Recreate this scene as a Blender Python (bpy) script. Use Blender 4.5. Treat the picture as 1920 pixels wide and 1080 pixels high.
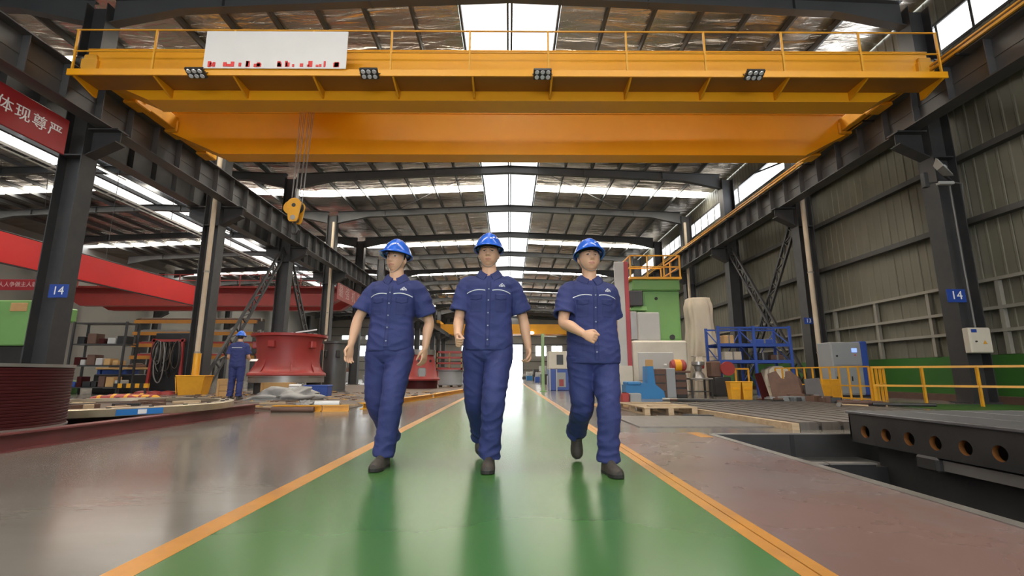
import bpy, bmesh, math, random
from mathutils import Vector, Matrix, noise
from mathutils.bvhtree import BVHTree
random.seed(7)
PI = math.pi
scene = bpy.context.scene
COL = scene.collection
for o in list(bpy.data.objects): bpy.data.objects.remove(o)

# ------------------------------------------------------------------ camera, sky, exposure
cam_d = bpy.data.cameras.new('camera'); cam = bpy.data.objects.new('camera', cam_d); COL.objects.link(cam)
cam.location = (0, 0, 0.694)
PITCH = math.atan(163/890)
cam.rotation_euler = (PI/2 + PITCH, 0, math.radians(-0.32))
cam_d.sensor_width = 36; cam_d.lens = 36*890/1920; cam_d.clip_start = .05; cam_d.clip_end = 400
scene.camera = cam
world = bpy.data.worlds.new('overcast_sky'); scene.world = world; world.use_nodes = True
wn = world.node_tree.nodes; wn['Background'].inputs[0].default_value = (.90, .95, 1, 1); wn['Background'].inputs[1].default_value = 9.0
scene.view_settings.view_transform = 'Standard'; scene.view_settings.look = 'None'
scene.view_settings.gamma = 1; scene.view_settings.use_curve_mapping = False
scene.view_settings.exposure = -0.28
STRIP_E = 30.0; RIDGE_E = 1.7; PANE_E = 1.6          # daylight through the translucent roof sheets and frosted panes

# ------------------------------------------------------------------ helpers
class MB:
    def __init__(s): s.v = []; s.f = []; s.m = []
    def add(s, vs, fs, m=0):
        b = len(s.v); s.v += [Vector(q) for q in vs]; s.f += [tuple(b+i for i in f) for f in fs]; s.m += [m]*len(fs); return s
    def box(s, x0, x1, y0, y1, z0, z1, m=0):
        return s.add([(x0,y0,z0),(x1,y0,z0),(x1,y1,z0),(x0,y1,z0),(x0,y0,z1),(x1,y0,z1),(x1,y1,z1),(x0,y1,z1)],
                     [(0,3,2,1),(4,5,6,7),(0,1,5,4),(1,2,6,5),(2,3,7,6),(3,0,4,7)], m)
    def bbox(s, x0, x1, y0, y1, z0, z1, b=.01, m=0):      # box with chamfered edges
        def ring(z, i): return [(x0+i,y0,z),(x1-i,y0,z),(x1,y0+i,z),(x1,y1-i,z),(x1-i,y1,z),(x0+i,y1,z),(x0,y1-i,z),(x0,y0+i,z)]
        def inn(z): return [(x0+b,y0+b,z),(x1-b,y0+b,z),(x1-b,y0+b,z),(x1-b,y1-b,z),(x1-b,y1-b,z),(x0+b,y1-b,z),(x0+b,y1-b,z),(x0+b,y0+b,z)]
        return s.loft([inn(z0), ring(z0+b, b), ring(z1-b, b), inn(z1)], m)
    def loft(s, rings, m=0, caps=True):
        n = len(rings[0]); b = len(s.v)
        for r in rings: s.v += [Vector(q) for q in r]
        for i in range(len(rings)-1):
            for j in range(n):
                k = (j+1) % n
                s.f.append((b+i*n+j, b+i*n+k, b+(i+1)*n+k, b+(i+1)*n+j)); s.m.append(m)
        if caps:
            s.f.append(tuple(b+j for j in reversed(range(n)))); s.f.append(tuple(b+(len(rings)-1)*n+j for j in range(n))); s.m += [m, m]
        return s
    def tube(s, pts, r, n=10, m=0):
        pts = [Vector(p) for p in pts]; k = len(pts)
        rr = [r]*k if not isinstance(r, (list, tuple)) else list(r)
        t = (pts[1]-pts[0]).normalized(); u = t.orthogonal().normalized(); rings = []
        for i, p in enumerate(pts):
            d = (pts[min(i+1,k-1)]-pts[max(i-1,0)]).normalized()
            u = (u - d*u.dot(d)).normalized(); w = d.cross(u)
            rings.append([p + (u*math.cos(a)+w*math.sin(a))*rr[i] for a in [2*PI*j/n for j in range(n)]])
        return s.loft(rings, m)
    def bar(s, p0, p1, w, h, m=0, up=(0,0,1)):            # rectangular bar between two points
        p0, p1 = Vector(p0), Vector(p1); d = (p1-p0).normalized(); up = Vector(up)
        if abs(d.dot(up)) > .99: up = Vector((0,1,0))
        a = d.cross(up).normalized()*w/2; b = a.cross(d).normalized()*h/2
        return s.loft([[p-a-b, p+a-b, p+a+b, p-a+b] for p in (p0, p1)], m)
    def lathe(s, prof, n=32, c=(0,0,0), m=0, axis='z', caps=True):
        c = Vector(c); rings = []
        for r, z in prof:
            rg = []
            for j in range(n):
                a = 2*PI*j/n; q = Vector((r*math.cos(a), r*math.sin(a), z))
                if axis == 'x': q = Vector((q.z, q.x, q.y))
                elif axis == 'y': q = Vector((q.y, q.z, q.x))
                rg.append(c+q)
            rings.append(rg)
        return s.loft(rings, m, caps)
    def prism(s, poly, d0, d1, axis='y', m=0):            # polygon (a,b) extruded on axis
        def P(a, b, d): return {'y': (a,d,b), 'x': (d,a,b), 'z': (a,b,d)}[axis]
        n = len(poly); vs = [P(a,b,d0) for a,b in poly]+[P(a,b,d1) for a,b in poly]
        return s.add(vs, [tuple(range(n)), tuple(range(2*n-1,n-1,-1))]+[(i,(i+1)%n,n+(i+1)%n,n+i) for i in range(n)], m)
    def mesh(s, name, mats, smooth=False):
        me = bpy.data.meshes.new(name); me.from_pydata([tuple(q) for q in s.v], [], s.f)
        mats = mats if isinstance(mats, (list, tuple)) else [mats]
        for q in mats: me.materials.append(q)
        for p, k in zip(me.polygons, s.m): p.material_index = k; p.use_smooth = smooth
        bm = bmesh.new(); bm.from_mesh(me); bmesh.ops.recalc_face_normals(bm, faces=bm.faces); bm.to_mesh(me); bm.free()
        if smooth:
            try: me.set_sharp_from_angle(angle=math.radians(40))
            except Exception: pass
        return me
    def build(s, name, mats, parent=None, smooth=False, loc=None, rz=0):
        return link(name, s.mesh(name, mats, smooth), parent, loc, rz)
def link(name, me, parent=None, loc=None, rz=0):
    o = bpy.data.objects.new(name, me); COL.objects.link(o)
    if parent: o.parent = parent
    if loc is not None: o.location = loc
    if rz: o.rotation_euler = (0, 0, rz)
    return o
def tag(o, label=None, cat=None, group=None, kind=None):
    if label: o['label'] = label
    if cat: o['category'] = cat
    if group: o['group'] = group
    if kind: o['kind'] = kind
    return o
def thing(name, label, cat, loc=(0,0,0), rz=0, group=None, kind=None):
    o = bpy.data.objects.new(name, None); COL.objects.link(o); o.location = loc; o.rotation_euler = (0,0,rz)
    o.empty_display_size = .1
    return tag(o, label, cat, group, kind)
def copy_tree(o, parent=None):
    c = o.copy(); COL.objects.link(c); c.parent = parent
    for ch in list(o.children): copy_tree(ch, c)
    return c
def ordinal(n): return ['zeroth','first','second','third','fourth','fifth','sixth','seventh','eighth','ninth','tenth','eleventh','twelfth','thirteenth','fourteenth','fifteenth','sixteenth'][n]

MATS = {}
def M(name, col, rough=.5, metal=0., var=.15, scale=3., bump=0., bscale=30., stretch=(1,1,1), rvar=0., dirt=None, dirtamt=.0, dscale=1.2, spec=.5):
    if name in MATS: return MATS[name]
    m = bpy.data.materials.new(name); m.use_nodes = True; nt = m.node_tree; N = nt.nodes; L = nt.links
    b = N['Principled BSDF']; b.inputs['Roughness'].default_value = rough; b.inputs['Metallic'].default_value = metal
    b.inputs['Specular IOR Level'].default_value = spec
    tc = N.new('ShaderNodeTexCoord'); mp = N.new('ShaderNodeMapping'); mp.inputs['Scale'].default_value = stretch
    L.new(tc.outputs['Object'], mp.inputs['Vector'])
    nz = N.new('ShaderNodeTexNoise'); nz.inputs['Scale'].default_value = scale; nz.inputs['Detail'].default_value = 5
    L.new(mp.outputs[0], nz.inputs['Vector'])
    mx = N.new('ShaderNodeMix'); mx.data_type = 'RGBA'
    mx.inputs[6].default_value = (*[max(0, c*(1-var)) for c in col], 1); mx.inputs[7].default_value = (*[min(1, c*(1+var)) for c in col], 1)
    L.new(nz.outputs['Fac'], mx.inputs[0]); out = mx.outputs[2]
    if dirt:
        n2 = N.new('ShaderNodeTexNoise'); n2.inputs['Scale'].default_value = dscale; n2.inputs['Detail'].default_value = 8; n2.inputs['Roughness'].default_value = .65
        L.new(mp.outputs[0], n2.inputs['Vector'])
        rp = N.new('ShaderNodeMapRange'); rp.inputs[1].default_value = .45; rp.inputs[2].default_value = .7; rp.inputs[4].default_value = dirtamt
        L.new(n2.outputs['Fac'], rp.inputs[0])
        m2 = N.new('ShaderNodeMix'); m2.data_type = 'RGBA'; m2.inputs[7].default_value = (*dirt, 1)
        L.new(rp.outputs[0], m2.inputs[0]); L.new(out, m2.inputs[6]); out = m2.outputs[2]
    L.new(out, b.inputs['Base Color'])
    if rvar:
        rr = N.new('ShaderNodeMapRange'); rr.inputs[3].default_value = max(.02, rough-rvar); rr.inputs[4].default_value = rough+rvar
        L.new(nz.outputs['Fac'], rr.inputs[0]); L.new(rr.outputs[0], b.inputs['Roughness'])
    if bump:
        n3 = N.new('ShaderNodeTexNoise'); n3.inputs['Scale'].default_value = bscale; n3.inputs['Detail'].default_value = 4
        L.new(mp.outputs[0], n3.inputs['Vector'])
        bp = N.new('ShaderNodeBump'); bp.inputs['Strength'].default_value = bump; bp.inputs['Distance'].default_value = .02
        L.new(n3.outputs['Fac'], bp.inputs['Height']); L.new(bp.outputs[0], b.inputs['Normal'])
    MATS[name] = m; return m
def emit(name, col, strength, scale=3., var=.1, stretch=(1,1,1)):
    if name in MATS: return MATS[name]
    m = bpy.data.materials.new(name); m.use_nodes = True; nt = m.node_tree; N = nt.nodes; L = nt.links
    b = N['Principled BSDF']; b.inputs['Base Color'].default_value = (.75,.75,.72,1); b.inputs['Roughness'].default_value = .4
    tc = N.new('ShaderNodeTexCoord'); mp = N.new('ShaderNodeMapping'); mp.inputs['Scale'].default_value = stretch
    nz = N.new('ShaderNodeTexNoise'); nz.inputs['Scale'].default_value = scale
    L.new(tc.outputs['Object'], mp.inputs['Vector']); L.new(mp.outputs[0], nz.inputs['Vector'])
    mr = N.new('ShaderNodeMapRange'); mr.inputs[3].default_value = strength*(1-var*2); mr.inputs[4].default_value = strength*(1+var*2)
    L.new(nz.outputs['Fac'], mr.inputs[0]); L.new(mr.outputs[0], b.inputs['Emission Strength'])
    b.inputs['Emission Color'].default_value = (*col, 1)
    MATS[name] = m; return m
def text_mesh(name, txt, size, mat, extrude=.004, bold=0.0):
    cu = bpy.data.curves.new(name, 'FONT'); cu.body = txt; cu.size = size; cu.extrude = extrude; cu.offset = bold
    cu.align_x = 'CENTER'; cu.align_y = 'CENTER'; cu.resolution_u = 3
    o = bpy.data.objects.new('tmp_text', cu); COL.objects.link(o)
    dg = bpy.context.evaluated_depsgraph_get(); me = bpy.data.meshes.new_from_object(o.evaluated_get(dg))
    bpy.data.objects.remove(o); me.name = name; me.materials.clear(); me.materials.append(mat); return me
def text(name, txt, size, mat, parent, loc, rot, extrude=.004, bold=0.0):
    o = link(name, text_mesh(name, txt, size, mat, extrude, bold), parent, loc); o.rotation_euler = rot; return o

# ------------------------------------------------------------------ materials
m_conc  = M('polished_concrete', (.185,.168,.148), .18, 0, .22, .8, .05, 6, (.5,1.6,1), .07, dirt=(.12,.10,.085), dirtamt=.45, dscale=.5)
m_green = M('green_epoxy', (.058,.175,.042), .23, 0, .25, .7, 0, 5, (1,.5,1), .05, dirt=(.12,.13,.075), dirtamt=.4, dscale=.6)
m_yline = M('yellow_floor_paint', (.62,.27,.035), .3, 0, .2, 2, .05, 12, dirt=(.30,.13,.03), dirtamt=.5)
m_redfl = M('red_oxide_floor', (.21,.13,.115), .27, 0, .22, .9, .015, 9, (1,1,1), .08, dirt=(.21,.20,.205), dirtamt=.85, dscale=.7)
m_grfl  = M('green_floor_patch', (.04,.13,.02), .5, 0, .3, 2)
m_steel = M('dark_column_paint', (.038,.038,.041), .5, 0, .25, 1.5, .03, 20, dirt=(.09,.08,.07), dirtamt=.4)
m_rafter= M('grey_rafter_paint', (.075,.078,.082), .5, 0, .2, 1)
m_beam  = M('runway_beam_paint', (.065,.066,.070), .45, 0, .3, 1.2, .02, 18, dirt=(.13,.10,.08), dirtamt=.4)
m_wall  = M('olive_cladding', (.155,.148,.11), .55, 0, .18, .8, .03, 8, dirt=(.10,.09,.07), dirtamt=.4)
m_girt  = M('girt_dark', (.05,.048,.045), .5, 0, .2, 2)
m_girtp = M('girt_pale', (.26,.245,.21), .5, 0, .2, 2)
m_dado  = M('green_dado_paint', (.035,.13,.02), .5, 0, .25, 1.5)
m_orange= M('crane_orange_paint', (.82,.365,.008), .36, 0, .10, .6, .015, 6, dirt=(.72,.29,.008), dirtamt=.35, dscale=.5)
m_yel   = M('safety_yellow_paint', (.75,.36,.02), .42, 0, .15, 2, dirt=(.40,.18,.03), dirtamt=.5)
m_red   = M('dull_red_paint', (.34,.040,.036), .42, 0, .18, 1.6, .03, 14, dirt=(.22,.05,.045), dirtamt=.45)
m_dred  = M('dark_red_paint', (.055,.007,.008), .55, 0, .25, 2, dirt=(.035,.007,.007), dirtamt=.5, spec=.2)
m_kerb  = M('red_oxide_steel', (.20,.055,.055), .45, 0, .25, 2.5, .05, 20, dirt=(.12,.06,.05), dirtamt=.5)
m_bred  = M('bright_red_banner', (.72,.030,.032), .45, 0, .08, .8, .02, 3)
m_sred  = M('slogan_board_red', (.30,.018,.024), .4, 0, .12, 1)
m_white = M('white_lettering', (.80,.80,.80), .5, 0, .05, 4)
m_rust  = M('rusty_plate', (.155,.085,.06), .7, .2, .4, 3, .2, 20, dirt=(.075,.05,.045), dirtamt=.7)
m_bare  = M('worn_bare_steel', (.36,.34,.32), .38, .7, .25, 3, .05, 30, rvar=.1)
m_dst   = M('dark_oily_steel', (.052,.05,.05), .42, .4, .35, 3, .08, 20, rvar=.1)
m_bed   = M('planed_bed_steel', (.20,.18,.165), .45, .4, .3, 1.5, .06, 30, (8,1,1), .1, dirt=(.13,.10,.085), dirtamt=.6)
m_blue  = M('rack_blue_paint', (.035,.085,.36), .42, 0, .2, 2, dirt=(.05,.07,.2), dirtamt=.4)
m_cyan  = M('machine_blue_paint', (.03,.19,.44), .42, 0, .2, 2)
m_mgreen= M('machine_green_paint', (.19,.39,.12), .45, 0, .12, 1, dirt=(.14,.30,.09), dirtamt=.4)
m_cream = M('cream_machine_paint', (.62,.57,.48), .42, 0, .1, 1, dirt=(.42,.36,.28), dirtamt=.4)
m_grey  = M('cabinet_grey', (.30,.31,.32), .4, 0, .12, 1.5)
m_lgrey = M('light_grey_panel', (.46,.45,.43), .45, 0, .15, 1.5)
m_black = M('black_rubber', (.015,.015,.016), .55, 0, .3, 6)
m_wood  = M('pale_pallet_wood', (.50,.37,.235), .7, 0, .25, 4, .15, 30, (1,8,8), dirt=(.28,.18,.1), dirtamt=.5)
m_ply   = M('plywood', (.50,.30,.12), .65, 0, .2, 3, .05, 20)
m_pipe  = M('cream_downpipe', (.52,.43,.32), .5, 0, .12, 2, dirt=(.35,.25,.16), dirtamt=.5)
m_brown = M('dusty_brown_floor', (.135,.095,.07), .6, 0, .35, 1.4, .25, 8, dirt=(.08,.055,.045), dirtamt=.7)
m_tarp  = M('dusty_tarp', (.66,.57,.45), .6, 0, .18, 2, .5, 7, (1,1,.4), dirt=(.36,.27,.18), dirtamt=.5)
m_gtarp = M('grey_plastic_sheet', (.30,.29,.28), .35, 0, .3, 4, .5, 9)
m_sblue = M('number_plate_blue', (.02,.06,.30), .4, 0, .08, 3)
m_lblue = M('blue_label', (.03,.20,.55), .4, 0, .08, 3)
m_gold  = M('ring_raw_steel', (.50,.42,.31), .33, .75, .25, 5, .06, 40, rvar=.08)
m_cable = M('cable_grey', (.20,.19,.18), .5, 0, .2, 5)
m_glass = M('lamp_lens', (.65,.66,.68), .12, .2, .05, 4)
m_lamp  = emit('lit_lamp', (1,.97,.9), 6, 2, .02)
m_strip = emit('roof_light_sheet', (1,.93,.80), STRIP_E, 1.2, .08)
m_ridge = emit('ridge_light_sheet', (1,.985,.95), RIDGE_E, 1.5, .32, (.3,6,1))
m_pane  = emit('frosted_pane', (.95,.98,1), PANE_E, 1.5, .12)
def foil_mat():
    m = bpy.data.materials.new('foil_insulation'); m.use_nodes = True; nt = m.node_tree; N = nt.nodes; L = nt.links
    b = N['Principled BSDF']; b.inputs['Metallic'].default_value = .95; b.inputs['Roughness'].default_value = .24
    tc = N.new('ShaderNodeTexCoord'); mp = N.new('ShaderNodeMapping'); mp.inputs['Scale'].default_value = (.35,1.6,1); mp.inputs['Rotation'].default_value = (0,0,.25)
    L.new(tc.outputs['Object'], mp.inputs[0])
    nz = N.new('ShaderNodeTexNoise'); nz.inputs['Scale'].default_value = 1.6; nz.inputs['Detail'].default_value = 5; nz.inputs['Distortion'].default_value = .8
    L.new(mp.outputs[0], nz.inputs['Vector'])
    mx = N.new('ShaderNodeMix'); mx.data_type = 'RGBA'; mx.inputs[6].default_value = (.30,.26,.22,1); mx.inputs[7].default_value = (.66,.60,.53,1)
    L.new(nz.outputs['Fac'], mx.inputs[0]); L.new(mx.outputs[2], b.inputs['Base Color'])
    bp = N.new('ShaderNodeBump'); bp.inputs['Strength'].default_value = .9; bp.inputs['Distance'].default_value = .12
    L.new(nz.outputs['Fac'], bp.inputs['Height']); L.new(bp.outputs[0], b.inputs['Normal'])
    return m
m_foil = foil_mat()
# ------------------------------------------------------------------ floor
PX0, PX1, PY0, PY1, PZ = 2.40, 9.0, -6.0, 5.83, -.62       # machine pit
f = MB()
xs = [-36.5, PX0, PX1, 12.6]; ys = [-20, PY0, PY1, 91]
for i in range(3):
    for j in range(3):
        if i == 1 and j == 1: continue
        f.add([(xs[i],ys[j],0),(xs[i+1],ys[j],0),(xs[i+1],ys[j+1],0),(xs[i],ys[j+1],0)], [(0,1,2,3)])
floor = f.build('floor', m_conc); tag(floor, 'polished grey brown concrete workshop floor', None, None, 'structure')
def flat(name, mat, x0, x1, y0, y1, h=.004, kind=None):
    o = MB().box(x0, x1, y0, y1, -.002, h).build(name, mat, floor); return o
flat('green_walkway', m_green, -1.31, 1.02, -20, 90.5)
flat('yellow_line', m_yline, -1.43, -1.31, -20, 90.5, .005)
flat('yellow_line', m_yline, 1.02, 1.085, -20, 90.5, .005); flat('yellow_line', m_yline, 1.092, 1.15, -20, 90.5, .005)
flat('red_painted_bay', m_redfl, 1.15, 2.36, -20, 6.0)
flat('green_painted_patch', m_grfl, 8.8, 12.1, 8.6, 11.6)
flat('dusty_work_area', m_brown, -11.2, -4.6, 9.6, 34, .012)
flat('dusty_work_area', m_brown, -4.6, -3.35, 9.6, 11.3, .012)
MB().prism([(-4.6,11.3),(-3.35,11.3),(-1.95,20),(-1.75,34),(-4.6,34)], -.002, .012, 'z').build('dusty_work_area', m_brown, floor)
flat('steel_floor_plate', m_bed, 1.75, 3.6, 6.6, 8.3, .012)
flat('pit_edge_angle', m_bare, 2.34, 2.42, -6, 5.83, .010)
flat('pit_edge_angle', m_bare, 2.42, 4.55, 5.83, 5.87, .012)
flat('yellow_edge_mark', m_yline, 2.16, 2.30, 5.55, 6.0, .006)
MB().box(PX0-.02, PX0, PY0, PY1, PZ, -.002).build('pit_wall', m_dst, floor)
MB().box(3.32, 3.37, PY1-.005, PY1+.02, PZ, -.002).build('pit_wall_joint', m_black, floor)
MB().box(PX0, 3.33, PY1, PY1+.02, PZ, -.002).build('pit_wall', m_dst, floor)
MB().box(3.36, PX1, PY1, PY1+.02, PZ, -.002).build('pit_wall', m_dst, floor)
MB().box(PX1, PX1+.02, PY0, PY1, PZ, -.002).build('pit_wall', m_dst, floor)
MB().box(PX0, PX1, PY0-.02, PY0, PZ, -.002).build('pit_wall', m_dst, floor)
MB().box(PX0, PX1, PY0, PY1, PZ-.03, PZ).build('pit_base', m_dst, floor)
MB().box(2.42, 3.28, 5.12, 5.20, PZ, -.215).build('pit_steel_step', m_dst, floor)
MB().box(3.30, 3.78, 5.12, 5.20, PZ, -.215).build('pit_steel_step', m_dst, floor)
MB().box(2.42, 3.28, 5.10, 5.20, -.215, -.20).build('step_nosing', m_bare, floor)
MB().box(3.30, 3.78, 5.10, 5.20, -.215, -.20).build('step_nosing', m_bare, floor)
MB().box(2.42, 4.1, 5.20, 5.83, PZ, -.255).build('pit_ledge', m_dst, floor)

# ------------------------------------------------------------------ roof: rafters, purlins, foil deck, daylight sheets
SL = .042
FR = [6*i for i in range(-3, 16)]
def deck_z(ax): return 12.0 - SL*ax
ceiling = None
def roof_bay(x0, right_edge, left_edge, first):
    global ceiling
    xs = [1.6+1.43*i for i in range(8)]                       # purlin lines to 11.6
    strips = [(y_, y_+.9) for y_ in (-9., 3., 15., 27., 39., 51., 63., 75.)]
    yb = sorted({-20., 91.} | {q for s in strips for q in s})
    d = MB()
    for sg, edge in ((1, right_edge), (-1, left_edge)):
        xx = xs[:-1] + [edge]
        for i in range(len(xx)-1):
            for j in range(len(yb)-1):
                if (yb[j], yb[j+1]) in strips: continue
                a, b = xx[i], xx[i+1]
                nseg = max(1, int((yb[j+1]-yb[j])/3))
                for k in range(nseg):
                    y0 = yb[j]+(yb[j+1]-yb[j])*k/nseg; y1 = yb[j]+(yb[j+1]-yb[j])*(k+1)/nseg
                    d.add([(x0+sg*a,y0,deck_z(a)),(x0+sg*b,y0,deck_z(b)),(x0+sg*b,y1,deck_z(b)),(x0+sg*a,y1,deck_z(a))], [(0,1,2,3)])
    if first:
        ceiling = d.build('ceiling', m_foil); tag(ceiling, 'foil lined pitched roof with skylights over the workshop', None, None, 'structure'); par = ceiling
    else:
        d.build('roof_deck', m_foil, ceiling); par = ceiling
    # daylight sheets across the slope, one per purlin gap
    cache = {}
    for s in strips:
        if not first and s[0] < 15: continue
        for sg, edge in ((1, right_edge), (-1, left_edge)):
            for i in range(7):
                a = xs[i]+.05; b = (xs[i+1] if i < 6 else min(edge, 11.6))-.05
                key = (sg, i)
                if key not in cache:
                    za, zb = deck_z(a)-deck_z(a), deck_z(b)-deck_z(a)
                    cache[key] = MB().loft([[(0,q,za-.012),(0,q,za+.012),(sg*(b-a),q,zb+.012),(sg*(b-a),q,zb-.012)] for q in (0, .9)]).mesh('skylight_sheet', m_strip)
                link('skylight_sheet', cache[key], par, (x0+sg*a, s[0], deck_z(a)))
    # ridge band, two sheets per bay and side
    rm = {}
    for sg in (1, -1):
        rm[sg] = MB().loft([[(sg*.10,q,-.1-.003),(sg*.10,q,-.1+.02),(sg*1.45,q,-.1-.04+.02),(sg*1.45,q,-.1-.04-.003)] for q in (0, 2.9)]).mesh('ridge_light_sheet', m_ridge)
    for y in range(-18 if first else 12, 90, 3):
        for sg in (1, -1): link('ridge_light_sheet', rm[sg], par, (x0, y+.05, deck_z(0)))
    # ridge purlins
    for dx in (-.06, .06, -1.52, 1.52): MB().box(x0+dx-.035, x0+dx+.035, -20, 91, deck_z(abs(dx))-.30, deck_z(abs(dx))-.02).build('purlin', m_rafter, par)
    for i in range(1, 7):
        for sg in (1, -1):
            z = deck_z(xs[i]); MB().box(x0+sg*xs[i]-.035, x0+sg*xs[i]+.035, -20, 91, z-.22, z-.01).build('purlin', m_rafter, par)
    # capping above the ridge sheets
    # rafters: tapered I-section
    def prof(top, ft, E, dep):  # polygon in x,z
        pass
    pts = [(0,.38),(4,.38),(9.3,.42),(11.3,.78)]
    mb_w = MB(); up = []; lo = []
    for ax, dp in pts: up.append((ax, deck_z(ax)-.25)); lo.append((ax, deck_z(ax)-.25-dp))
    poly = [(-a,b) for a,b in reversed(up)][:-1] + up + [(a,b) for a,b in reversed(lo)][:-1] + [(-a,b) for a,b in lo]
    n = len(up); allup = [(-a,b) for a,b in reversed(up)][:-1]+up; alllo = [(-a,b) for a,b in reversed(lo)][:-1]+lo
    for k in range(len(allup)-1):
        mb_w.prism([allup[k], allup[k+1], alllo[k+1], alllo[k]], -.008, .008)
        for seq, dz in ((allup, 0), (alllo, 0)):
            (a0,b0), (a1,b1) = seq[k], seq[k+1]
            mb_w.prism([(a0,b0-.012),(a1,b1-.012),(a1,b1+.012),(a0,b0+.012)], -.13, .13)
    for ax in (-8.2,-4,-1.52,1.52,4,8.2):
        zt = deck_z(abs(ax))-.26; mb_w.box(ax-.008, ax+.008, -.12, .12, zt-.42, zt)
    rme = mb_w.mesh('rafter', m_rafter)
    for y in FR:
        if not first and y < 12: continue
        link('rafter', rme, par, (x0, y, 0))
    # thin roof bracing rods near some frames
    for y in (24, 48):
        for sg in (1, -1): MB().tube([(x0+sg*1.6, y+.1, 11.6), (x0+sg*7.3, y+5.9, 11.45)], .02, 6).build('brace_rod', m_rafter, par)
roof_bay(0, 12.2, 11.6, True)
roof_bay(-23.2, 11.6, 13.4, False)

# ------------------------------------------------------------------ right wall
wall = MB().box(12.27, 12.34, -20, 91, 0, 9.7).box(12.27, 12.34, -20, 91, 10.6, 11.75).build('wall_right', m_wall)
tag(wall, 'olive grey ribbed metal wall along the right side', None, None, 'structure')
def panel_mesh(name, h, w=.9):
    prof = []; 
    for k in range(3):
        s = k*w/3; prof += [(s, .03), (s+.02, .016), (s+.06, .016), (s+.08, .03)]
    prof.append((w-.012, .03))
    mb = MB()
    n = len(prof)
    vs = [(12.2+d, y, z) for y, d in prof for z in (0, h)]
    for i in range(n-1): mb.add([vs[2*i], vs[2*i+1], vs[2*i+3], vs[2*i+2]], [(0,1,2,3)])
    return mb.mesh(name, m_wall)
pm = panel_mesh('cladding_sheet', 6.6); pm2 = panel_mesh('cladding_sheet', 1.0); pm3 = panel_mesh('cladding_sheet', 1.9)
for i in range(64):
    y = 2+.9*i
    link('cladding_sheet', pm, wall, (0, y, 3.08))
    link('cladding_sheet', pm2, wall, (0, y, 10.62))
    if i < 40: link('cladding_sheet', pm3, wall, (0, y, 1.2))
for z in (4.6, 6.35, 7.9, 9.3): MB().box(12.0, 12.2, -20, 90, z-.03, z+.12).build('girt', m_girt, wall)
for z in (3.05, 2.34, 1.78): MB().box(12.06, 12.2, -20, 60, z-.04, z+.04).build('girt', m_girtp, wall)
for k in range(20):
    y = 7.5+2*k
    if abs((y % 6)-0) < .3: continue
    MB().box(12.08, 12.18, y-.05, y+.05, 1.2, 3.05).build('wall_stud', m_girtp, wall)
MB().box(12.12, 12.265, -20, 60, 0, 1.19).build('green_dado', m_dado, wall)
MB().box(11.9, 12.12, 9, 30, 0, .18).build('wall_plinth', m_rust, wall)
# clerestory windows, one per bay
wi = 0
for y in range(0, 90, 6):
    wi += 1
    w = thing('window_%d' % wi, None, None, (12.26, y+3, 9.7), 0, None, 'structure')
    MB().box(-.05, .05, -3, 3, -.05, .03).box(-.05, .05, -3, 3, .87, .95).build('window_frame', m_girt, w)
    if y in (12, 18):                                           # open bay: sky seen directly
        MB().bar((0,-2.9,.0), (0,1.2,.9), .05, .08).build('window_brace', m_girt, w)
    else:
        pme = MB().box(-.012, .012, .05, 1.0, .04, .86).mesh('pane', m_pane)
        for k in range(6): link('pane', pme, w, (0, -3+k, 0))
    mm = MB().box(-.03, .03, -.03, .03, 0, .9).mesh('mullion', m_girt)
    for k in range(7):
        if y in (12, 18) and 0 < k < 6: continue
        link('mullion', mm, w, (0, -3+k, 0))

# ------------------------------------------------------------------ end walls and far left wall
ew = MB()
ew.box(-36.5, -2.6, 90.6, 90.8, 0, 12.2).box(2.5, 12.5, 90.6, 90.8, 0, 12.2).box(-2.6, 2.5, 90.6, 90.8, 6.4, 12.2)
ewall = ew.build('wall_far', M('far_wall_cladding', (.34,.32,.285), .6, 0, .12, .5)); tag(ewall, 'pale banded cladding on the far end wall of the hall', None, None, 'structure')
for z in (1.6, 3.2, 4.8, 6.4, 8.0, 9.6): MB().box(-36, 12, 90.5, 90.62, z-.06, z+.06).build('girt', m_rafter, ewall) if z > 6 else (MB().box(2.6, 12, 90.5, 90.62, z-.06, z+.06).build('girt', m_rafter, ewall), MB().box(-36, -2.7, 90.5, 90.62, z-.06, z+.06).build('girt', m_rafter, ewall))
dr = thing('door_1', None, None, (0, 90.6, 0), 0, None, 'structure')
MB().box(-2.75, -2.6, -.15, .15, 0, 6.5).build('door_jamb', m_rafter, dr); MB().box(2.5, 2.65, -.15, .15, 0, 6.5).build('door_jamb', m_rafter, dr); MB().box(-2.75, 2.65, -.15, .15, 6.4, 6.6).build('door_lintel', m_rafter, dr)
MB().box(-30, 30, 91, 140, -.3, -.02).build('trim_1', M('outdoor_paving', (.55,.55,.53), .7, 0, .1, .3))
bpy.data.objects['trim_1']['kind'] = 'structure'
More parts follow.
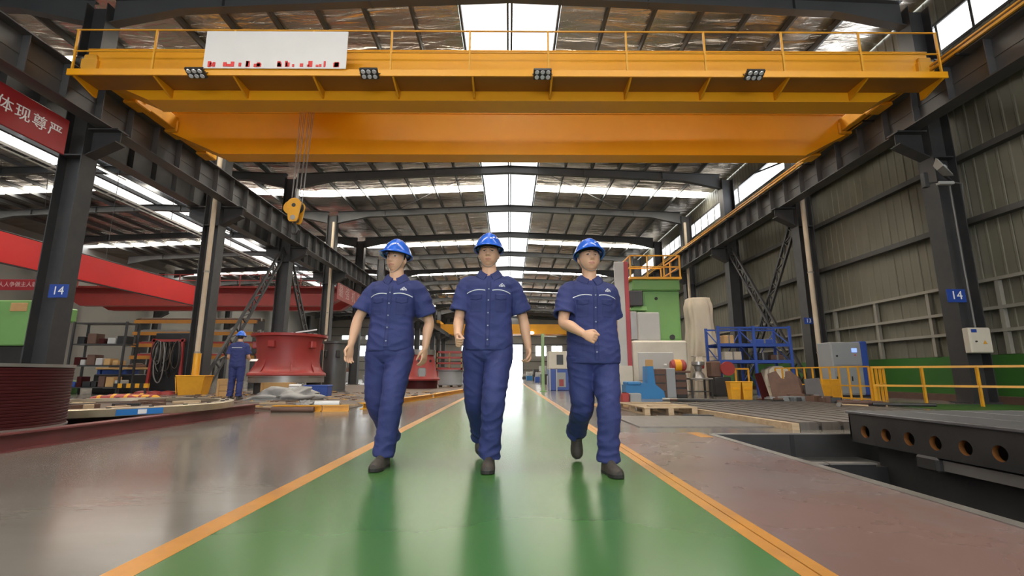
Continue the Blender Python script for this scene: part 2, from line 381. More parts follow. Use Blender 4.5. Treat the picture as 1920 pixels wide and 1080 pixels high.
# bright frosted windows at far end of the neighbouring bay
wk = 0
for (x, z, w_, h_) in ((-31,4.2,2.0,1.9),(-27.5,4.2,2.0,1.9),(-24,4.2,2.0,1.9),(-20.5,4.2,2.0,1.9),(-17.5,4.2,2.0,1.9),(-30,7.3,3.5,.8),(-25.5,7.3,3.5,.8),(-21,7.3,3.5,.8),(-16.5,7.3,3.5,.8),(-8,4.2,2,1.9),(-5,4.2,2,1.9),(6,4.2,2,1.9),(9,4.2,2,1.9)):
    wi += 1
    w = thing('window_%d' % wi, None, None, (x, 90.45, z), 0, None, 'structure')
    for k in range(2): MB().box(-w_/2+k*w_/2+.04, -w_/2+(k+1)*w_/2-.04, 0, .03, .04, h_-.04).build('pane', emit('far_window_glow', (.95,.98,1), 5, 1, .05), w)
    MB().box(-w_/2, w_/2, -.03, .06, -.03, .03).box(-w_/2, w_/2, -.03, .06, h_-.03, h_+.03).build('window_frame', m_rafter, w)
wl = MB().box(-36.6, -36.4, -20, 91, 0, 12.2).build('wall_left', M('left_wall_cladding', (.20,.19,.17), .6, 0, .2, .4)); tag(wl, 'dim far side wall of the neighbouring bay', None, None, 'structure')
wb = MB().box(-36.5, -8, -20.2, -20, 0, 12.2).box(8, 12.5, -20.2, -20, 0, 12.2).box(-8, 8, -20.2, -20, 8.5, 12.2).build('wall_back', M('back_wall_cladding', (.30,.29,.26), .6, 0, .2, .4)); tag(wb, 'cladding wall behind the camera with a wide gate', None, None, 'structure')

# ------------------------------------------------------------------ columns
def column_meshes():
    c = {}
    for sg in (1, -1):
        c['web'] = MB().box(-.30, .30, -.012, .012, 0, 11.0).mesh('web', m_steel)
    c['flange'] = MB().box(-.012, .012, -.24, .24, 0, 11.0).mesh('flange', m_steel)
    c['base'] = MB().box(-.42, .42, -.32, .32, 0, .04).mesh('base_plate', m_steel)
    br = MB().prism([(.28,6.45),(.28,7.19),(1.05,7.19),(1.05,6.85)], -.012, .012).box(.28, 1.10, -.19, .19, 7.17, 7.21)
    br.loft([[(.28,-.17,6.43),(.28,.17,6.43),(.28,.17,6.46),(.28,-.17,6.46)],[(1.06,-.17,6.83),(1.06,.17,6.83),(1.06,.17,6.86),(1.06,-.17,6.86)]])
    c['bracket'] = br.mesh('crane_bracket', m_steel)
    c['cap'] = MB().box(-.30,.30,-.21,.21,-.02,.02).mesh('stiffener_plate', m_steel)
    return c
cm = column_meshes()
def column(x, y, sg, label, group, both=False, num=None):
    t = thing('steel_column', label, 'column', (x, y, 0), 0 if sg > 0 else PI, group)
    link('web', cm['web'], t); link('flange', cm['flange'], t, (.29,0,0)); link('flange', cm['flange'], t, (-.29,0,0)); link('base_plate', cm['base'], t)
    link('crane_bracket', cm['bracket'], t)
    if both: link('crane_bracket', cm['bracket'], t, None, PI)
    link('stiffener_plate', cm['cap'], t, (0,0,6.44))
    return t
WORDS = {12:'first', 18:'second', 24:'third', 30:'fourth', 36:'fifth', 42:'sixth', 48:'seventh', 54:'eighth', 60:'ninth', 66:'tenth', 72:'eleventh', 78:'twelfth', 84:'thirteenth'}
for y in FR:
    if y < 6 or y > 84: continue
    if y == 6: continue
    n = 16-y//6
    extra = {14:' with beige switch box and floodlight', 13:' beside a cream downpipe', 12:' behind the blue storage rack'}.get(n, '')
    column(11.6, y, -1, 'dark grey steel column, %s visible along the right wall%s' % (WORDS[y], extra), 'steel columns along the right wall')
    extra = {14:' under the slogan board', 13:' beside a cream downpipe'}.get(n, '')
    column(-11.6, y, 1, 'dark grey steel column, %s visible in the left column row%s' % (WORDS[y], extra), 'steel columns of the left row', True)
for y in range(24, 90, 12):
    column(-35.6, y, 1, 'dim steel column against the far side wall of the neighbouring bay', 'steel columns by the far side wall')
def plate(x, y, z, txt, label, sc=1.):
    t = thing('number_plate', label, 'sign', (x, y, z)); t.scale = (sc,sc,sc)
    MB().bbox(-.24, .24, -.012, .012, -.17, .17, .006).build('plate', m_sblue, t)
    text('lettering', txt, .30, m_white, t, (0, -.016, 0), (PI/2, 0, 0), .003); return t
plate(11.28, 11.76, 2.66, '14', 'blue number plate reading 14 on the right column')
plate(-11.28, 11.76, 2.76, '14', 'blue number plate reading 14 on the left column')
plate(11.28, 17.76, 2.70, '13', 'small blue number plate reading 13 on the right wall column', .7)

# ------------------------------------------------------------------ crane runway beams
def runway(x, label, conductor=False, z0=7.23, z1=8.20, y0=-12, y1=90, inner=1):
    t = thing('crane_runway_beam', label, 'beam', (x, 0, z0)); h = z1-z0
    MB().box(-.010, .010, y0, y1, 0, h).build('web', m_beam, t)
    MB().box(-.22, .22, y0, y1, -.002, .025).build('flange', m_beam, t)
    MB().box(-.25, .25, y0, y1, h-.03, h).build('flange', m_beam, t)
    MB().box(-.04, .04, y0, y1, h, h+.02).box(-.012, .012, y0, y1, h+.02, h+.10).box(-.035, .035, y0, y1, h+.10, h+.13).build('crane_rail', m_dst, t)
    sm = MB().box(-.19, .19, -.008, .008, .02, h-.02).mesh('stiffener', m_beam)
    for k in range(int((56-6)/1.0)): link('stiffener', sm, t, (0, 6.5+k, 0))
    MB().bar((inner*.02, y0, h*.52), (inner*.02, y1, h*.52), .012, .07).build('horizontal_stiffener', m_beam, t)
    if conductor:
        MB().box(inner*.34-.03, inner*.34+.03, y0, y1, h-.02, h+.04).box(inner*.34-.02, inner*.34+.02, y0, y1, h+.10, h+.14).build('conductor_bar', m_yel, t)
        bm_ = MB().box(min(0,inner*.36), max(0,inner*.36), -.02, .02, h-.06, h-.02).mesh('bar_bracket', m_dst)
        for k in range(16): link('bar_bracket', bm_, t, (0, 7+3*k, 0))
    return t
runway(10.9, 'grey steel crane runway beam with orange conductor bar along the right wall', True, inner=-1)
runway(-10.9, 'grey steel crane runway beam on the left column row, facing the aisle', inner=1)
runway(-12.4, 'grey steel crane runway beam behind the left column row', inner=-1)

# lattice bracing between columns
def lattice(x, p0, p1, label):
    t = thing('lattice_brace', label, 'brace', (x, p0[0], p0[1]))
    (ya, za), (yb, zb) = (0, 0), (p1[0]-p0[0], p1[1]-p0[1]); L = math.hypot(yb, zb); dy, dz = yb/L, zb/L; ny, nz = -dz, dy; w = .40
    for q in (-w/2, w/2): MB().bar((0, q*ny, q*nz), (0, yb+q*ny, zb+q*nz), .10, .09, up=(1,0,0)).build('chord', m_steel, t)
    n = int(L/.62)
    for k in range(n):
        s0, s1 = L*k/n, L*(k+1)/n; a = -w/2 if k % 2 else w/2
        MB().bar((0, dy*s0+ny*a, dz*s0+nz*a), (0, dy*s1-ny*a, dz*s1-nz*a), .05, .05, up=(1,0,0)).build('lacing_bar', m_steel, t)
        MB().bar((0, dy*s1+ny*w/2, dz*s1+nz*w/2), (0, dy*s1-ny*w/2, dz*s1-nz*w/2), .05, .05, up=(1,0,0)).build('lacing_bar', m_steel, t)
lattice(11.55, (18.3, 7.0), (23.7, .1), 'dark lattice brace falling away from the second right wall column')
lattice(11.40, (23.7, 7.0), (18.3, .1), 'dark lattice brace rising from the foot of the second right wall column')
lattice(-11.55, (18.3, .1), (23.7, 7.0), 'dark lattice brace rising away from the second left column')
lattice(-11.60, (24.3, 7.0), (29.0, .4), 'dark lattice brace behind the red housing on the left')
def downpipe(x, y, label, z0=.0, z1=10.4):
    t = thing('downpipe', label, 'pipe', (x, y, 0))
    MB().tube([(0,0,z0),(0,0,3),(0,0,6.5),(0,0,z1)], .085, 12).build('pipe', m_pipe, t, True)
    for z in (1.5, 4.5, 7.5): MB().lathe([(.10,z-.03),(.10,z+.03)], 14).build('clamp', m_girtp, t)
downpipe(11.36, 17.45, 'cream downpipe beside the second right wall column')
downpipe(11.36, 29.45, 'cream downpipe behind the green machine on the right')
downpipe(-11.34, 17.45, 'cream downpipe with yellow foot on the left columns', .0)
downpipe(-11.34, 29.45, 'cream downpipe beside the red slogan banner on the left')
# ------------------------------------------------------------------ overhead crane spanning the aisle
crane = thing('overhead_crane', 'orange double girder overhead crane spanning the aisle above the three men', 'crane', (0, 12.5, 7.4))
CY = -12.5; CZ = -7.4
def girder(y0, y1, zt, name):
    xb0, xb1, xe = -8.95, 9.2, 10.62
    poly = [(-xe, 8.14),(xb0, 7.40),(xb1, 7.40),(xe, 8.14),(xe, zt),(-xe, zt)]
    g = MB().prism([(a, b+CZ) for a, b in poly], y0+CY, y1+CY)
    o = g.build(name, m_orange, crane)
    # lips: flanges slightly wider than the box
    MB().box(-xe, xe, y0-.03+CY, y1+.03+CY, zt+CZ, zt+.03+CZ).build('top_flange', m_orange, o)
    MB().box(xb0, xb1, y0-.025+CY, y1+.025+CY, 7.385+CZ, 7.40+CZ).build('bottom_flange', m_orange, o)
    return o
girder(13.7, 14.2, 8.76, 'far_girder'); ng = girder(10.78, 11.28, 8.76, 'near_girder')
for s in (-1, 1):
    MB().prism([(13.72+CY, 8.14+CZ), (13.72+CY, 8.76+CZ), (13.66+CY, 8.14+CZ)], s*10.62-.02, s*10.62+.02, 'x').build('end_plate', m_orange, crane)
# walkway along the near girder
walk = MB().box(-10.4, 10.4, 10.14+CY, 10.78+CY, 7.66+CZ, 7.68+CZ).build('walkway_plate', M('walkway_plate_shaded', (.30,.125,.015), .5, 0, .2, 2, .1, 60), crane)  # plate colour darkened to carry the shade under the walkway
MB().box(-10.4, 10.4, 10.10+CY, 10.14+CY, 7.62+CZ, 7.78+CZ).build('walkway_edge', m_orange, crane)
rm = MB().prism([(10.14+CY, 7.66+CZ), (10.78+CY, 7.66+CZ), (10.78+CY, 7.44+CZ), (10.70+CY, 7.44+CZ), (10.14+CY, 7.61+CZ)], -.022, .022, 'x').mesh('rib', m_orange)
for k in range(12): link('rib', rm, crane, (-10.25+1.875*k if k < 11 else 10.3, 0, 0))
pm_ = MB().box(-.02, .02, -.02, .02, 0, 1.05).mesh('railing_post', m_yel)
for k in range(12): link('railing_post', pm_, crane, (-10.3+1.87*k, 10.12+CY, 7.78+CZ))
for z in (8.25, 8.82): MB().tube([(-10.35, 10.12+CY, z+CZ), (10.3, 10.12+CY, z+CZ)], .02, 8).build('railing_bar', m_yel, crane)
MB().box(-10.38, 10.38, 10.78+.1+CY, 10.83+.1+CY, 8.79+CZ, 8.86+CZ).build('trolley_rail', m_dst, crane)
MB().box(-10.38, 10.38, 13.9+CY, 13.95+CY, 8.79+CZ, 8.86+CZ).build('trolley_rail', m_dst, crane)
# end carriages on the rails
for s in (-1, 1):
    x = s*10.50
    e = MB().bbox(x-.16, x+.16, 10.7+CY, 15.7+CY, 8.18+CZ, 8.60+CZ, .02).build('end_carriage', m_yel, crane)
    for y in (10.95, 12.3, 13.9, 15.4):
        MB().bbox(x-.20, x+.20, y-.28+CY, y+.28+CY, 8.10+CZ, 8.48+CZ, .03).build('wheel_housing', m_yel, e)
        MB().lathe([(.0,-.07),(.16,-.07),(.18,-.05),(.18,.05),(.16,.07),(0,.07)], 20, (x+s*.40, y+CY, 8.51+CZ), axis='x').build('wheel', m_dst, e, True)
        MB().lathe([(.0,-.025),(.07,-.025),(.07,.025),(0,.025)], 14, (x-s*.21, y+CY, 8.28+CZ), axis='x').build('axle_cap', m_orange, e)
# white banner on the walkway rail, its lower red strokes showing
ban = MB().box(-7.2, -3.85, 10.06+CY, 10.08+CY, 7.77+CZ, 8.75+CZ).build('banner_sheet', M('banner_white', (.75,.74,.73), .6, 0, .05, 2), crane)
random.seed(3)
for k in range(9):
    cx = -6.95+.36*k
    for q in range(3):
        w = random.uniform(.02,.05); xx = cx+random.uniform(-.11,.11); MB().box(xx-w, xx+w, 10.045+CY, 10.06+CY, 7.80+CZ+random.uniform(0,.02), 7.86+CZ+random.uniform(0,.1)).build('red_stroke', m_bred, ban)
# trolley
tr = thing('crane_trolley', 'orange hoist trolley on top of the crane girders', 'hoist', (-5.75, 12.5, 8.86))
MB().bbox(-1.0, 1.0, -1.75, 1.55, .12, .26, .02).build('trolley_frame', m_orange, tr)
MB().lathe([(.0,-.8),(.32,-.8),(.32,-.76),(.26,-.76),(.26,.76),(.32,.76),(.32,.8),(0,.8)], 24, (0,0,.62), axis='x').build('rope_drum', m_dst, tr, True)
MB().bbox(-.9,-.4,.5,1.2,.26,.8,.03).build('motor', m_cyan, tr)
for sx in (-.8,.8):
    for sy in (-1.6, 1.42): MB().lathe([(0,-.04),(.14,-.04),(.14,.04),(0,.04)], 18, (sx, sy, .14), axis='x').build('wheel', m_dst, tr)
# hook block on its ropes
hb = thing('hook_block', 'yellow hook block hanging on wire ropes below the crane', 'hook block', (-5.88, 12.5, 4.75))
for y, k in ((-.13, 0), (.13, 1)):
    prof = []
    for a in range(0, 181, 15): prof.append((.19*math.cos(math.radians(a)), .52+.19*math.sin(math.radians(a))))
    prof += [(-.13,.10),(-.09,.04),(.09,.04),(.13,.10)]
    o = MB().prism(prof, y-.02, y+.02).build('side_plate', m_yel, hb)
    MB().lathe([(0,-.03),(.055,-.03),(.055,.03),(0,.03)], 16, (0, y, .50), axis='y').build('sheave_pin', m_dst, o)
    MB().lathe([(0,-.03),(.07,-.03),(.07,.03),(0,.03)], 16, (0, y, .15), axis='y').build('hook_pin', m_bare, o)
for y in (-.06, .06): MB().lathe([(0,-.035),(.17,-.035),(.17,-.025),(.14,0),(.17,.025),(.17,.035),(0,.035)], 24, (0, y, .5), axis='y').build('sheave', m_dst, hb, True)
for s in (-1,): MB().lathe([(.16,-.02),(.19,-.02),(.19,.02),(.16,.02)], 24, (-.18, .05, .50), axis='y').build('guard_ring', m_yel, hb, True)
MB().tube([(0,0,.15),(0,0,0),(.06,0,-.08),(.10,0,-.17),(.06,0,-.26),(-.03,0,-.27),(-.09,0,-.20)], [.04,.04,.04,.045,.045,.035,.02], 10).build('hook', m_dst, hb, True)
for k in range(8):
    x = -.17+.048*k + (.02 if k > 3 else 0); y = -.06 if k % 2 else .06
    MB().tube([(x*.95, y, .55), (x*1.15+.10, y*2, 4.26)], .008, 6).build('wire_rope', m_cable, hb)

# floodlights clamped under the walkway edge
def led_lamp(x, label, tilt):
    t = thing('led_floodlight', label, 'floodlight', (x, 10.02, 7.60), 0, 'floodlights on the crane walkway'); t.rotation_euler = (tilt, 0, 0)
    MB().bbox(-.21, .21, -.13, .13, 0, .07, .012).build('housing', m_dst, t)
    for i in range(3):
        for j in range(2): MB().lathe([(0,-.02),(.045,-.016),(.052,.0)], 14, (-.13+.13*i, -.06+.12*j, -.002)).build('lens', m_glass, t, True)
    fin = MB().box(-.2,.2,-.006,.006,.07,.10).mesh('cooling_fin', m_dst)
    for j in range(5): link('cooling_fin', fin, t, (0, -.1+.05*j, 0))
    MB().bar((-.22,0,.03),(-.22,.06,.19),.03,.008).bar((.22,0,.03),(.22,.06,.19),.03,.008).build('bracket', m_dst, t)
for x, l, ti in ((-7.32,'black LED floodlight on the crane edge, leftmost of four',-.45),(-3.28,'black LED floodlight on the crane edge, second from left',-.5),(.77,'black LED floodlight on the crane edge above the middle man',-.5),(5.75,'black LED floodlight on the crane edge, rightmost of four',-.45)): led_lamp(x, l, ti)

# far orange crane down the same aisle
fc = thing('overhead_crane', 'distant orange overhead crane near the end wall', 'crane', (0, 72, 6.8))
MB().prism([(-10.4,.9),(-9,0),(9,0),(10.4,.9),(10.4,1.45),(-10.4,1.45)], -.3, .3).build('near_girder', m_orange, fc)
MB().prism([(-10.4,.9),(-9,0),(9,0),(10.4,.9),(10.4,1.45),(-10.4,1.45)], 2.4, 3.0).build('far_girder', m_orange, fc)
MB().box(-9.2, 9.2, -.34, .34, -.05, 0).build('bottom_flange', m_orange, fc)
for s in (-1,1): MB().bbox(s*10.7-.2, s*10.7+.2, -1, 4, 1.55, 2.0, .02).build('end_carriage', m_yel, fc)
MB().lathe([(.0,0),(.22,0),(.30,.2),(.2,.4),(0,.4)], 14, (3.4, -.7, -.1)).build('lamp', m_lamp, fc, True)
# red crane in the neighbouring bay
rc = thing('overhead_crane', 'dull red overhead crane across the neighbouring bay on the left', 'crane', (-23.8, 37, 6.0))
MB().prism([(-11.2,.9),(-9.6,0),(9.6,0),(11.2,.9),(11.2,1.55),(-11.2,1.55)], -.3, .3).build('near_girder', m_red, rc)
MB().prism([(-11.2,.9),(-9.6,0),(9.6,0),(11.2,.9),(11.2,1.55),(-11.2,1.55)], 2.4, 3.0).build('far_girder', m_red, rc)
MB().box(-11, 11, -1.0, -.3, 1.3, 1.36).build('walkway_plate', m_red, rc)
for z in (1.85, 2.3): MB().tube([(-11, -1, z), (11, -1, z)], .035, 6).build('railing_bar', m_red, rc)
pm_ = MB().box(-.03,.03,-1.03,-.97,1.3,2.3).mesh('railing_post', m_red)
for k in range(15): link('railing_post', pm_, rc, (-10.9+1.55*k, 0, 0))
for s in (-1,1): MB().bbox(s*11.2-.2, s*11.2+.2, -1, 4, 2.22, 2.6, .02).build('end_carriage', m_red, rc)
# ------------------------------------------------------------------ signs and banners on the left
sg = thing('slogan_board', 'dark red slogan board with white characters under the left runway beam', 'sign', (-11.2, 9.2, 6.58), PI/2)
MB().bbox(-4.4, 1.97, -.03, .03, -.46, .46, .01).build('board', m_sred, sg)
for k, ch in enumerate('体现尊严'): text('lettering', ch, .37, m_white, sg, (.46+.395*k, -.035, .0), (PI/2, 0, 0), .004)
s2 = thing('slogan_board', 'red slogan board with pale characters hanging beyond the fourth left column', 'sign', (-11.2, 33.4, 6.1), PI/2)
MB().bbox(-3.0, 2.2, -.03, .03, -.55, .55, .01).build('board', m_red, s2)
for xx in (-2.7, 0, 1.9): MB().bar((xx,0,.54),(xx,0,1.14),.03,.03).build('hanger', m_steel, s2)
for k, ch in enumerate('最强机器'): text('lettering', ch, .85, M('faded_lettering', (.55,.36,.33), .6), s2, (-2.3+1.25*k, -.035, 0), (PI/2, 0, 0), .004)
lb = thing('red_banner', 'long plain bright red banner hung in the neighbouring bay', 'banner', (-20, 15, 5.05), PI/2)
MB().bbox(-7, 15.5, -.04, .04, 0, 1.2, .01).build('banner_sheet', m_bred, lb)
MB().tube([(-7,0,1.23),(15.5,0,1.23)], .03, 8).build('banner_rail', m_steel, lb); MB().tube([(-7,0,-.03),(15.5,0,-.03)], .03, 8).build('banner_rail', m_steel, lb)
for xx in (-6.5, 1, 8, 15): MB().tube([(xx,0,1.2),(xx,0,6.2)], .012, 6).build('hanger', m_steel, lb)
s3 = thing('slogan_board', 'small red sign with pale characters above the green machine at left', 'sign', (-16.75, 16, 3.72))
MB().bbox(-.72, .75, -.02, .02, -.19, .19, .008).build('board', m_sred, s3)
text('lettering', '人人争做主人翁', .19, M('faded_lettering', (.55,.36,.33), .6), s3, (0,-.025,0), (PI/2,0,0), .003)

# ------------------------------------------------------------------ left foreground
dr = thing('ribbed_drum', 'large dark red ribbed drum at the left edge, resting on the red beam', 'drum', (-5.6, 4.81, .17))
prof = [(0,0),(.93,0),(.955,.012),(.955,.03)]
for k in range(18):
    z = .04+k*.031; prof += [(.949,z),(.955,z+.006),(.955,z+.024),(.949,z+.030)]
prof += [(.935,.60),(.80,.60),(.80,.05),(0,.05)]
MB().lathe(prof, 72).build('shell', m_dred, dr, True)
MB().lathe([(.80,.60),(.965,.60),(.965,.632),(.80,.632)], 72).build('rim', m_bare, dr, True)
MB().lathe([(.94,.0),(.968,.0),(.968,.018),(.94,.018)], 72).build('foot_ring', m_bare, dr, True)
def ibeam(name, label, cat, p0, p1, h, w, mat, group=None):
    p0, p1 = Vector(p0), Vector(p1); d = p1-p0; L = d.length; a = math.atan2(d.y, d.x)
    t = thing(name, label, cat, p0, a, group)
    MB().box(0, L, -w/2, w/2, 0, .015).build('flange', mat, t); MB().box(0, L, -w/2, w/2, h-.015, h).build('flange', mat, t); MB().box(0, L, -.006, .006, .014, h-.014).build('web', mat, t)
    return t
ibeam('steel_beam', 'dark red steel beam on the floor under the large ring', 'beam', (-4.58, .5, 0), (-4.70, 9.05, 0), .17, .16, m_kerb)
ibeam('steel_beam', 'dark red steel beam lying further in beneath the large ring', 'beam', (-6.9, 3.5, 0), (-7.0, 9.3, 0), .17, .2, m_kerb)
ibeam('steel_beam', 'dark red steel beam supporting the back of the large ring', 'beam', (-8.1, 3.5, 0), (-8.2, 9.0, 0), .17, .2, m_kerb)
rg = thing('steel_ring', 'large machined steel ring with blue label lying on red beams', 'ring', (-6.40, 7.56, .172))
def annulus(prof, n):
    mb = MB(); k = len(prof)
    for j in range(n):
        for i in range(k):
            a0, a1 = 2*PI*j/n, 2*PI*(j+1)/n; (r0,z0), (r1,z1) = prof[i], prof[(i+1)%k]
            mb.add([(r0*math.cos(a0),r0*math.sin(a0),z0),(r0*math.cos(a1),r0*math.sin(a1),z0),(r1*math.cos(a1),r1*math.sin(a1),z1),(r1*math.cos(a0),r1*math.sin(a0),z1)], [(0,1,2,3)])
    return mb
annulus([(1.66,0),(1.87,0),(1.87,.09),(1.86,.10),(1.66,.10)], 120).build('ring_body', m_gold, rg)
def arc_strip(r, a0, a1, z0, z1, n=10, th=.004):
    mb = MB(); rings = []
    for i in range(n+1):
        a = math.radians(a0+(a1-a0)*i/n); rings.append([(rr*math.cos(a), rr*math.sin(a), z) for rr, z in ((r,z0),(r+th,z0),(r+th,z1),(r,z1))])
    return mb.loft(rings)
arc_strip(1.87, -43, -27, .008, .085).build('blue_label', m_lblue, rg); arc_strip(1.875, -36, -33, .018, .075, 3).build('white_paper', m_white, rg)
for a in range(0, 360, 15):
    MB().lathe([(0,0),(.03,0),(.03,.012),(0,.012)], 10, (1.76*math.cos(math.radians(a)), 1.76*math.sin(math.radians(a)), .10)).build('bolt_head', m_dst, rg)

dp = thing('scrap_tray', 'rusty round tray of scraps lying inside the large steel ring', 'tray', (-6.40, 7.56, .172))
MB().lathe([(0,0),(1.6,0),(1.6,.05),(1.57,.05),(1.57,.02),(0,.02)], 64).build('tray', m_brown, dp, True)
random.seed(9)
for k in range(26):
    q = random.uniform(0,2*PI); r = random.uniform(.2,1.4); l = random.uniform(.05,.22); MB().bbox(-l,l,-.04,.04,.02,.05+random.uniform(0,.05),.006).build('scrap_piece', random.choice([m_rust,m_wood,m_dst,m_rust]), dp, False, (r*math.cos(q), r*math.sin(q), 0), random.uniform(0,PI))

# yellow steel beam kerb around the dusty work area
ibeam('kerb_beam', 'yellow steel beam lying across behind the red beam', 'beam', (-4.55, 9.45, 0), (-3.62, 9.45, 0), .12, .14, m_yel)
ibeam('kerb_beam', 'bright yellow short steel beam at the corner of the dusty area', 'beam', (-3.60, 9.45, 0), (-3.13, 9.55, 0), .12, .14, m_yel)
ibeam('kerb_beam', 'yellow steel beam edging the dusty area beside the left man', 'beam', (-3.02, 10.1, 0), (-2.35, 14.9, 0), .12, .14, m_yel)
ibeam('kerb_beam', 'yellow steel beam edging the dusty area, furthest along the walkway', 'beam', (-2.32, 15.0, 0), (-1.72, 22, 0), .12, .14, m_yel)
MB().tube([(-4.5,9.28,.05),(-3.7,9.28,.05)], .05, 10).build('steel_pipe', m_rust, None, True); tag(bpy.data.objects['steel_pipe'], 'rusty pipe lying in front of the yellow beam', 'pipe')

# cream pipe foot guard
hp = thing('pipe_guard', 'yellow tapered guard box around the foot of the left downpipe', 'guard', (-11.12, 17.15, 0))
def frustum(w0, w1, d0, d1, h): return MB().loft([[(-w/2,-d/2,z),(w/2,-d/2,z),(w/2,d/2,z),(-w/2,d/2,z)] for w, d, z in ((w0,d0,0),(w1,d1,h))])
frustum(.80,1.0,.4,.5,.66).build('guard_box', m_yel, hp)
MB().bbox(-.52,.52,-.27,.27,.64,.69,.01).build('rim', m_yel, hp)
MB().lathe([(.12,.69),(.12,1.45)], 14, (-.0,0,0)).build('pipe_sleeve', m_yel, hp, True)
for s in (-1,1): MB().bar((s*.42,-.26,.05),(s*.5,-.28,.62),.03,.02).build('corner_strip', m_yel, hp)

# hose rack
hr = thing('hose_rack', 'red frame rack hung with tangled dark cables and hoses', 'rack', (-12.95, 18.2, 0))
for x in (-.62,.62): MB().bar((x,0,0),(x*.86,0,2.05),.09,.09).build('post', m_red, hr); MB().bar((x,-.5,.05),(x,.4,.05),.12,.06).build('foot', m_red, hr)
MB().bar((-.62,0,1.98),(.62,0,1.98),.09,.09).build('top_bar', m_red, hr)
MB().bbox(-.72,1.05,.25,.32,.1,2.3,.03).build('back_sheet', m_black, hr)
random.seed(11)
for k in range(16):
    cx = random.uniform(-.4,.4); w = random.uniform(.08,.22); zb = random.uniform(.35,1.3); y = random.uniform(-.12,.1)
    pts = [(cx+w*math.sin(a)*(.6+.4*math.sin(a*.5)), y+.03*math.cos(2*a), zb+(1.98-zb)*(.5+.5*math.cos(a))) for a in [2*PI*q/18 for q in range(19)]]
    MB().tube(pts, random.uniform(.014,.025), 6).build('hose', random.choice([m_black, m_cable, M('hose_brown',(.10,.07,.05),.5)]), hr, True)
for k, (x, y) in enumerate(((-.35,-.55),(.15,-.6),(.55,-.5))): MB().lathe([(0,0),(.24,0),(.2,.1),(0,.14)], 16, (x,y,.0)).build('red_sheet_heap', m_red, hr, True)

# ------------------------------------------------------------------ left machine housings
def housing(name, label, loc, prof, base, mat=m_red, n=48, ribs=6, zr=(.1,.9), rr=1.3):
    t = thing(name, label, 'crusher housing', loc)
    MB().lathe(prof, n).build('shell', mat, t, True)
    return t
ch = housing('crusher_housing', 'large red cast crusher housing on a dark base ring behind the worker', (-8.35, 18.2, 0),
   [(0,.66),(1.34,.66),(1.36,.70),(1.34,.76),(1.20,.84),(1.12,1.0),(1.09,1.3),(1.10,1.6),(1.14,1.9),(1.18,2.06),(1.33,2.09),(1.34,2.18),(1.20,2.19),(1.18,2.10),(0,2.10)], None)
MB().lathe([(0,.42),(1.30,.42),(1.30,.64),(1.36,.64),(1.36,.66),(0,.66)], 48).build('bright_base_ring', m_bare, ch, True)
for a in range(0,360,60): MB().bbox(-.12,.12,-.12,.12,0,.42,.01).build('support_block', m_dst, ch, False, (1.05*math.cos(math.radians(a)),1.05*math.sin(math.radians(a)),0))
for a in (-150,-110,-60,-20,30,80,130,170):
    q = math.radians(a); o = MB().prism([(1.08,.80),(1.30,.76),(1.14,1.05),(1.09,1.25)], -.03, .03).build('rib', m_red, ch, False, None, q)
for a in (-165,-95,-25,45,115): MB().bbox(1.05,1.27,-.12,.12,1.66,1.92,.03).build('lug', m_red, ch, False, None, math.radians(a))
for a in range(0,360,15): MB().lathe([(0,2.18),(.035,2.18),(.035,2.23),(0,2.23)], 8, (1.27*math.cos(math.radians(a)),1.27*math.sin(math.radians(a)),0)).build('bolt', m_dst, ch)
MB().bar((.2,-.6,2.2),(1.15,-.4,2.36),.05,.05).bar((.2,-.6,2.2),(1.1,-.2,2.2),.05,.05).build('lifting_bar', m_bare, ch)
gd = thing('grey_drum', 'tall dark grey cylindrical drum beside the red crusher housing', 'drum', (-7.35, 20.3, 0))
MB().lathe([(0,0),(.50,0),(.50,.05),(.47,.06),(.47,1.98),(.52,2.0),(.52,2.08),(.40,2.08),(.40,1.9),(0,1.9)], 40).build('shell', M('dark_grey_drum_paint',(.085,.088,.09),.45,.2,.3,2,dirt=(.13,.10,.08),dirtamt=.4), gd, True)
for a in (-120,-60): MB().bbox(.46,.56,-.08,.08,1.4,1.7,.02).build('lug', m_dst, gd, False, None, math.radians(a))
c2 = housing('crusher_housing', 'red tapered crusher housing with grey cover plate near the middle man', (-4.62, 25.2, 0),
   [(0,.42),(.98,.42),(1.0,.5),(.86,.62),(.74,1.3),(.64,1.72),(0,1.74)], None)
MB().lathe([(0,.0),(.86,.0),(.86,.42),(0,.42)], 40).build('dark_base', m_dred, c2, True)
MB().lathe([(0,1.72),(.74,1.72),(.74,1.98),(0,1.98)], 40).build('bright_top_ring', m_bare, c2, True)
MB().bbox(-.2,.2,-.86,-.78,.44,1.05,.06).build('cover_plate', m_grey, c2, False, None, .25)
for a in (-140,-90,-40): MB().lathe([(0,0),(.07,0),(.07,.05),(0,.05)], 12, (0,0,0), axis='x').build('bolt', m_dst, c2, False, (.70*math.cos(math.radians(a)), .70*math.sin(math.radians(a)), 1.4), math.radians(a))
fs = thing('frame_stack', 'stack of dull red welded frames on a grey drum beyond the tapered housing', 'frames', (-3.45, 28.2, 0))
for k in range(4):
    z = 1.0+.32*k
    MB().box(-.75,.75,-.6,-.52,z,z+.09).box(-.75,.75,.52,.6,z,z+.09).box(-.75,-.67,-.6,.6,z,z+.09).box(.67,.75,-.6,.6,z,z+.09).build('frame', m_red, fs)
for x in (-.7,0,.7): MB().box(x-.03,x+.03,-.58,-.54,1.0,2.05).build('upright', m_ply, fs)
fd = thing('grey_drum', 'low pale grey drum under the red frames', 'drum', (-3.45, 28.2, 0))
MB().lathe([(0,0.1),(.70,.1),(.72,.16),(.70,.2),(.70,.92),(.78,.94),(.78,.99),(0,.99)], 36).build('shell', m_grey, fd, True)
